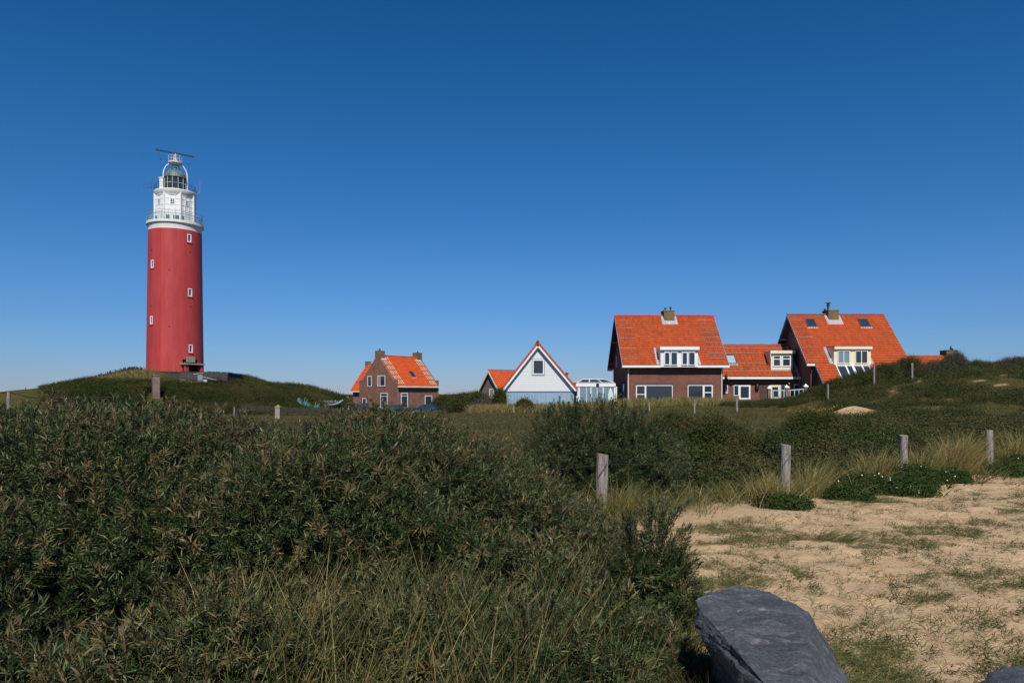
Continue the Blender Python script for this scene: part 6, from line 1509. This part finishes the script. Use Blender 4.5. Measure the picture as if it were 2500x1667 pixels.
# terrace railing in front of the annex
tr_ = empty('terrace_railing', (fx(1930, 70), 70, .7), 'pale blue grey terrace railing with white capped brick piers before the annex', 'railing')
z6p = [(1113, 1095), (1485, 1075), (1890, 1055)]
for zx, zy_ in z6p:
    px, py = z6(zx, zy_); x_ = fx(px, 70); zt_ = fz(py+1, 70); g = G(); g.box(x_-.13, x_+.13, 69.87, 70.13, .0, zt_-.1); p_ = g.build('pier', M['brickP'], tr_)
    g = G(); g.lathe([(.28, zt_-.1), (.28, zt_), (.12, zt_+.1), (.06, zt_+.18), (.01, zt_+.24)], 4, (x_, 70), rot=R(45)); g.build('pier_cap', M['white'], p_)
for q0, q1 in ((1128, 1470), (1500, 1875), (1905, 2300)):
    a_, b_ = z6(q0, 1155), z6(q1, 1120 if q0 > 1400 else 1150); g = G(); p = Vector((fx(a_[0], 70), 70, fz(a_[1]+.5, 70))); q = Vector((fx(b_[0], 70), 70, fz(b_[1]+.5, 70))); g.bar(p, q, .06, .09); g.bar(p-Vector((0, 0, .75)), q-Vector((0, 0, .75)), .05); g.build('rail', M['balus'], tr_)
    nb = int((q-p).length/.42)
    for i in range(nb): c = p.lerp(q, (i+.6)/nb); g = G(); g.bar(c-Vector((0, 0, .75)), c-Vector((0, 0, .03)), .07, .07); g.build('baluster', M['balus'], tr_)

# ================================================== boulders
def rockpt(px, py, Y): return Vector((fx(px, Y), Y, fz(py, Y)))
def boulder(name, lab, pts, seed, amp=.035):
    bm = bmesh.new(); [bm.verts.new(p) for p in pts]; bmesh.ops.convex_hull(bm, input=bm.verts)
    for v in [v for v in bm.verts if not v.link_faces]: bm.verts.remove(v)
    bmesh.ops.triangulate(bm, faces=bm.faces)
    for _ in range(5):
        long_ = [e for e in bm.edges if e.calc_length() > .024]
        if not long_: break
        bmesh.ops.subdivide_edges(bm, edges=long_, cuts=1)
        bmesh.ops.triangulate(bm, faces=bm.faces)
    for _ in range(3): bmesh.ops.smooth_vert(bm, verts=bm.verts[:], factor=.4, use_axis_x=True, use_axis_y=True, use_axis_z=True)
    bm.normal_update(); from mathutils import noise as mn
    for v in bm.verts:
        p = v.co*1.0; d = mn.fractal(p*3+Vector((seed, 0, 0)), .9, 2, 5)*amp*.8+mn.fractal(p*11, .8, 2, 4)*amp*.34+mn.fractal(p*34, .8, 2, 3)*amp*.10
        c_ = mn.cell(Vector((p.x*4+p.z*3, p.y*3, p.z*9))); side = max(0, -v.normal.z+.75)
        d += (c_-.5)*.022*side*(1 if v.normal.x < .3 else .5)
        v.co += v.normal*d
    me = bpy.data.meshes.new(name); c = sum(pts, Vector())/len(pts); c.z = 0
    for v in bm.verts: v.co -= c
    bm.to_mesh(me); bm.free(); me.materials.append(M['rock']); me.polygons.foreach_set('use_smooth', [True]*len(me.polygons)); me.set_sharp_from_angle(angle=R(28))
    o = bpy.data.objects.new(name, me); COL.objects.link(o); o.location = c; tag(o, lab, 'rock'); return o
T = rockpt
boulder('boulder', 'large blue grey angular boulder on the sand at the bottom right of the thicket',
    [T(1700, 1462, 3.85), T(1722, 1440, 3.95), T(1785, 1431, 4.05), T(1860, 1445, 4.05), T(1925, 1470, 3.95), T(1972, 1497, 3.75),
     T(1736, 1486, 3.70), T(1772, 1552, 3.45), T(1832, 1585, 3.28), T(1880, 1650, 3.02), T(1980, 1560, 3.40), T(1985, 1600, 3.26), T(1992, 1672, 3.05), T(1985, 1760, 2.75), T(1930, 1740, 2.75),
     T(2010, 1560, 4.0), T(2076, 1680, 3.8), T(2108, 1760, 3.65),
     T(1694, 1470, 3.8), T(1697, 1515, 3.72), T(1720, 1566, 3.6), T(1775, 1636, 3.45), T(1832, 1690, 3.2), T(1745, 1660, 3.75), Vector((fx(1790, 3.95), 3.95, -.15)), Vector((fx(2120, 3.9), 4.05, -.15)), Vector((fx(2040, 3.2), 3.2, -.15)), Vector((1.72, 2.95, -.15)), Vector((1.5, 2.7, -.15))], 1.3)
boulder('boulder', 'dark rock just entering the bottom right corner of the picture',
    [T(2385, 1668, 3.9), T(2412, 1640, 4.0), T(2450, 1632, 4.05), T(2530, 1628, 4.05), T(2570, 1650, 3.9), T(2440, 1660, 3.75), T(2540, 1700, 3.6), Vector((2.45, 3.9, -.1)), Vector((3.0, 4.0, -.1)), Vector((2.5, 3.5, -.1)), Vector((2.9, 3.5, -.1))], 4.1, .03)
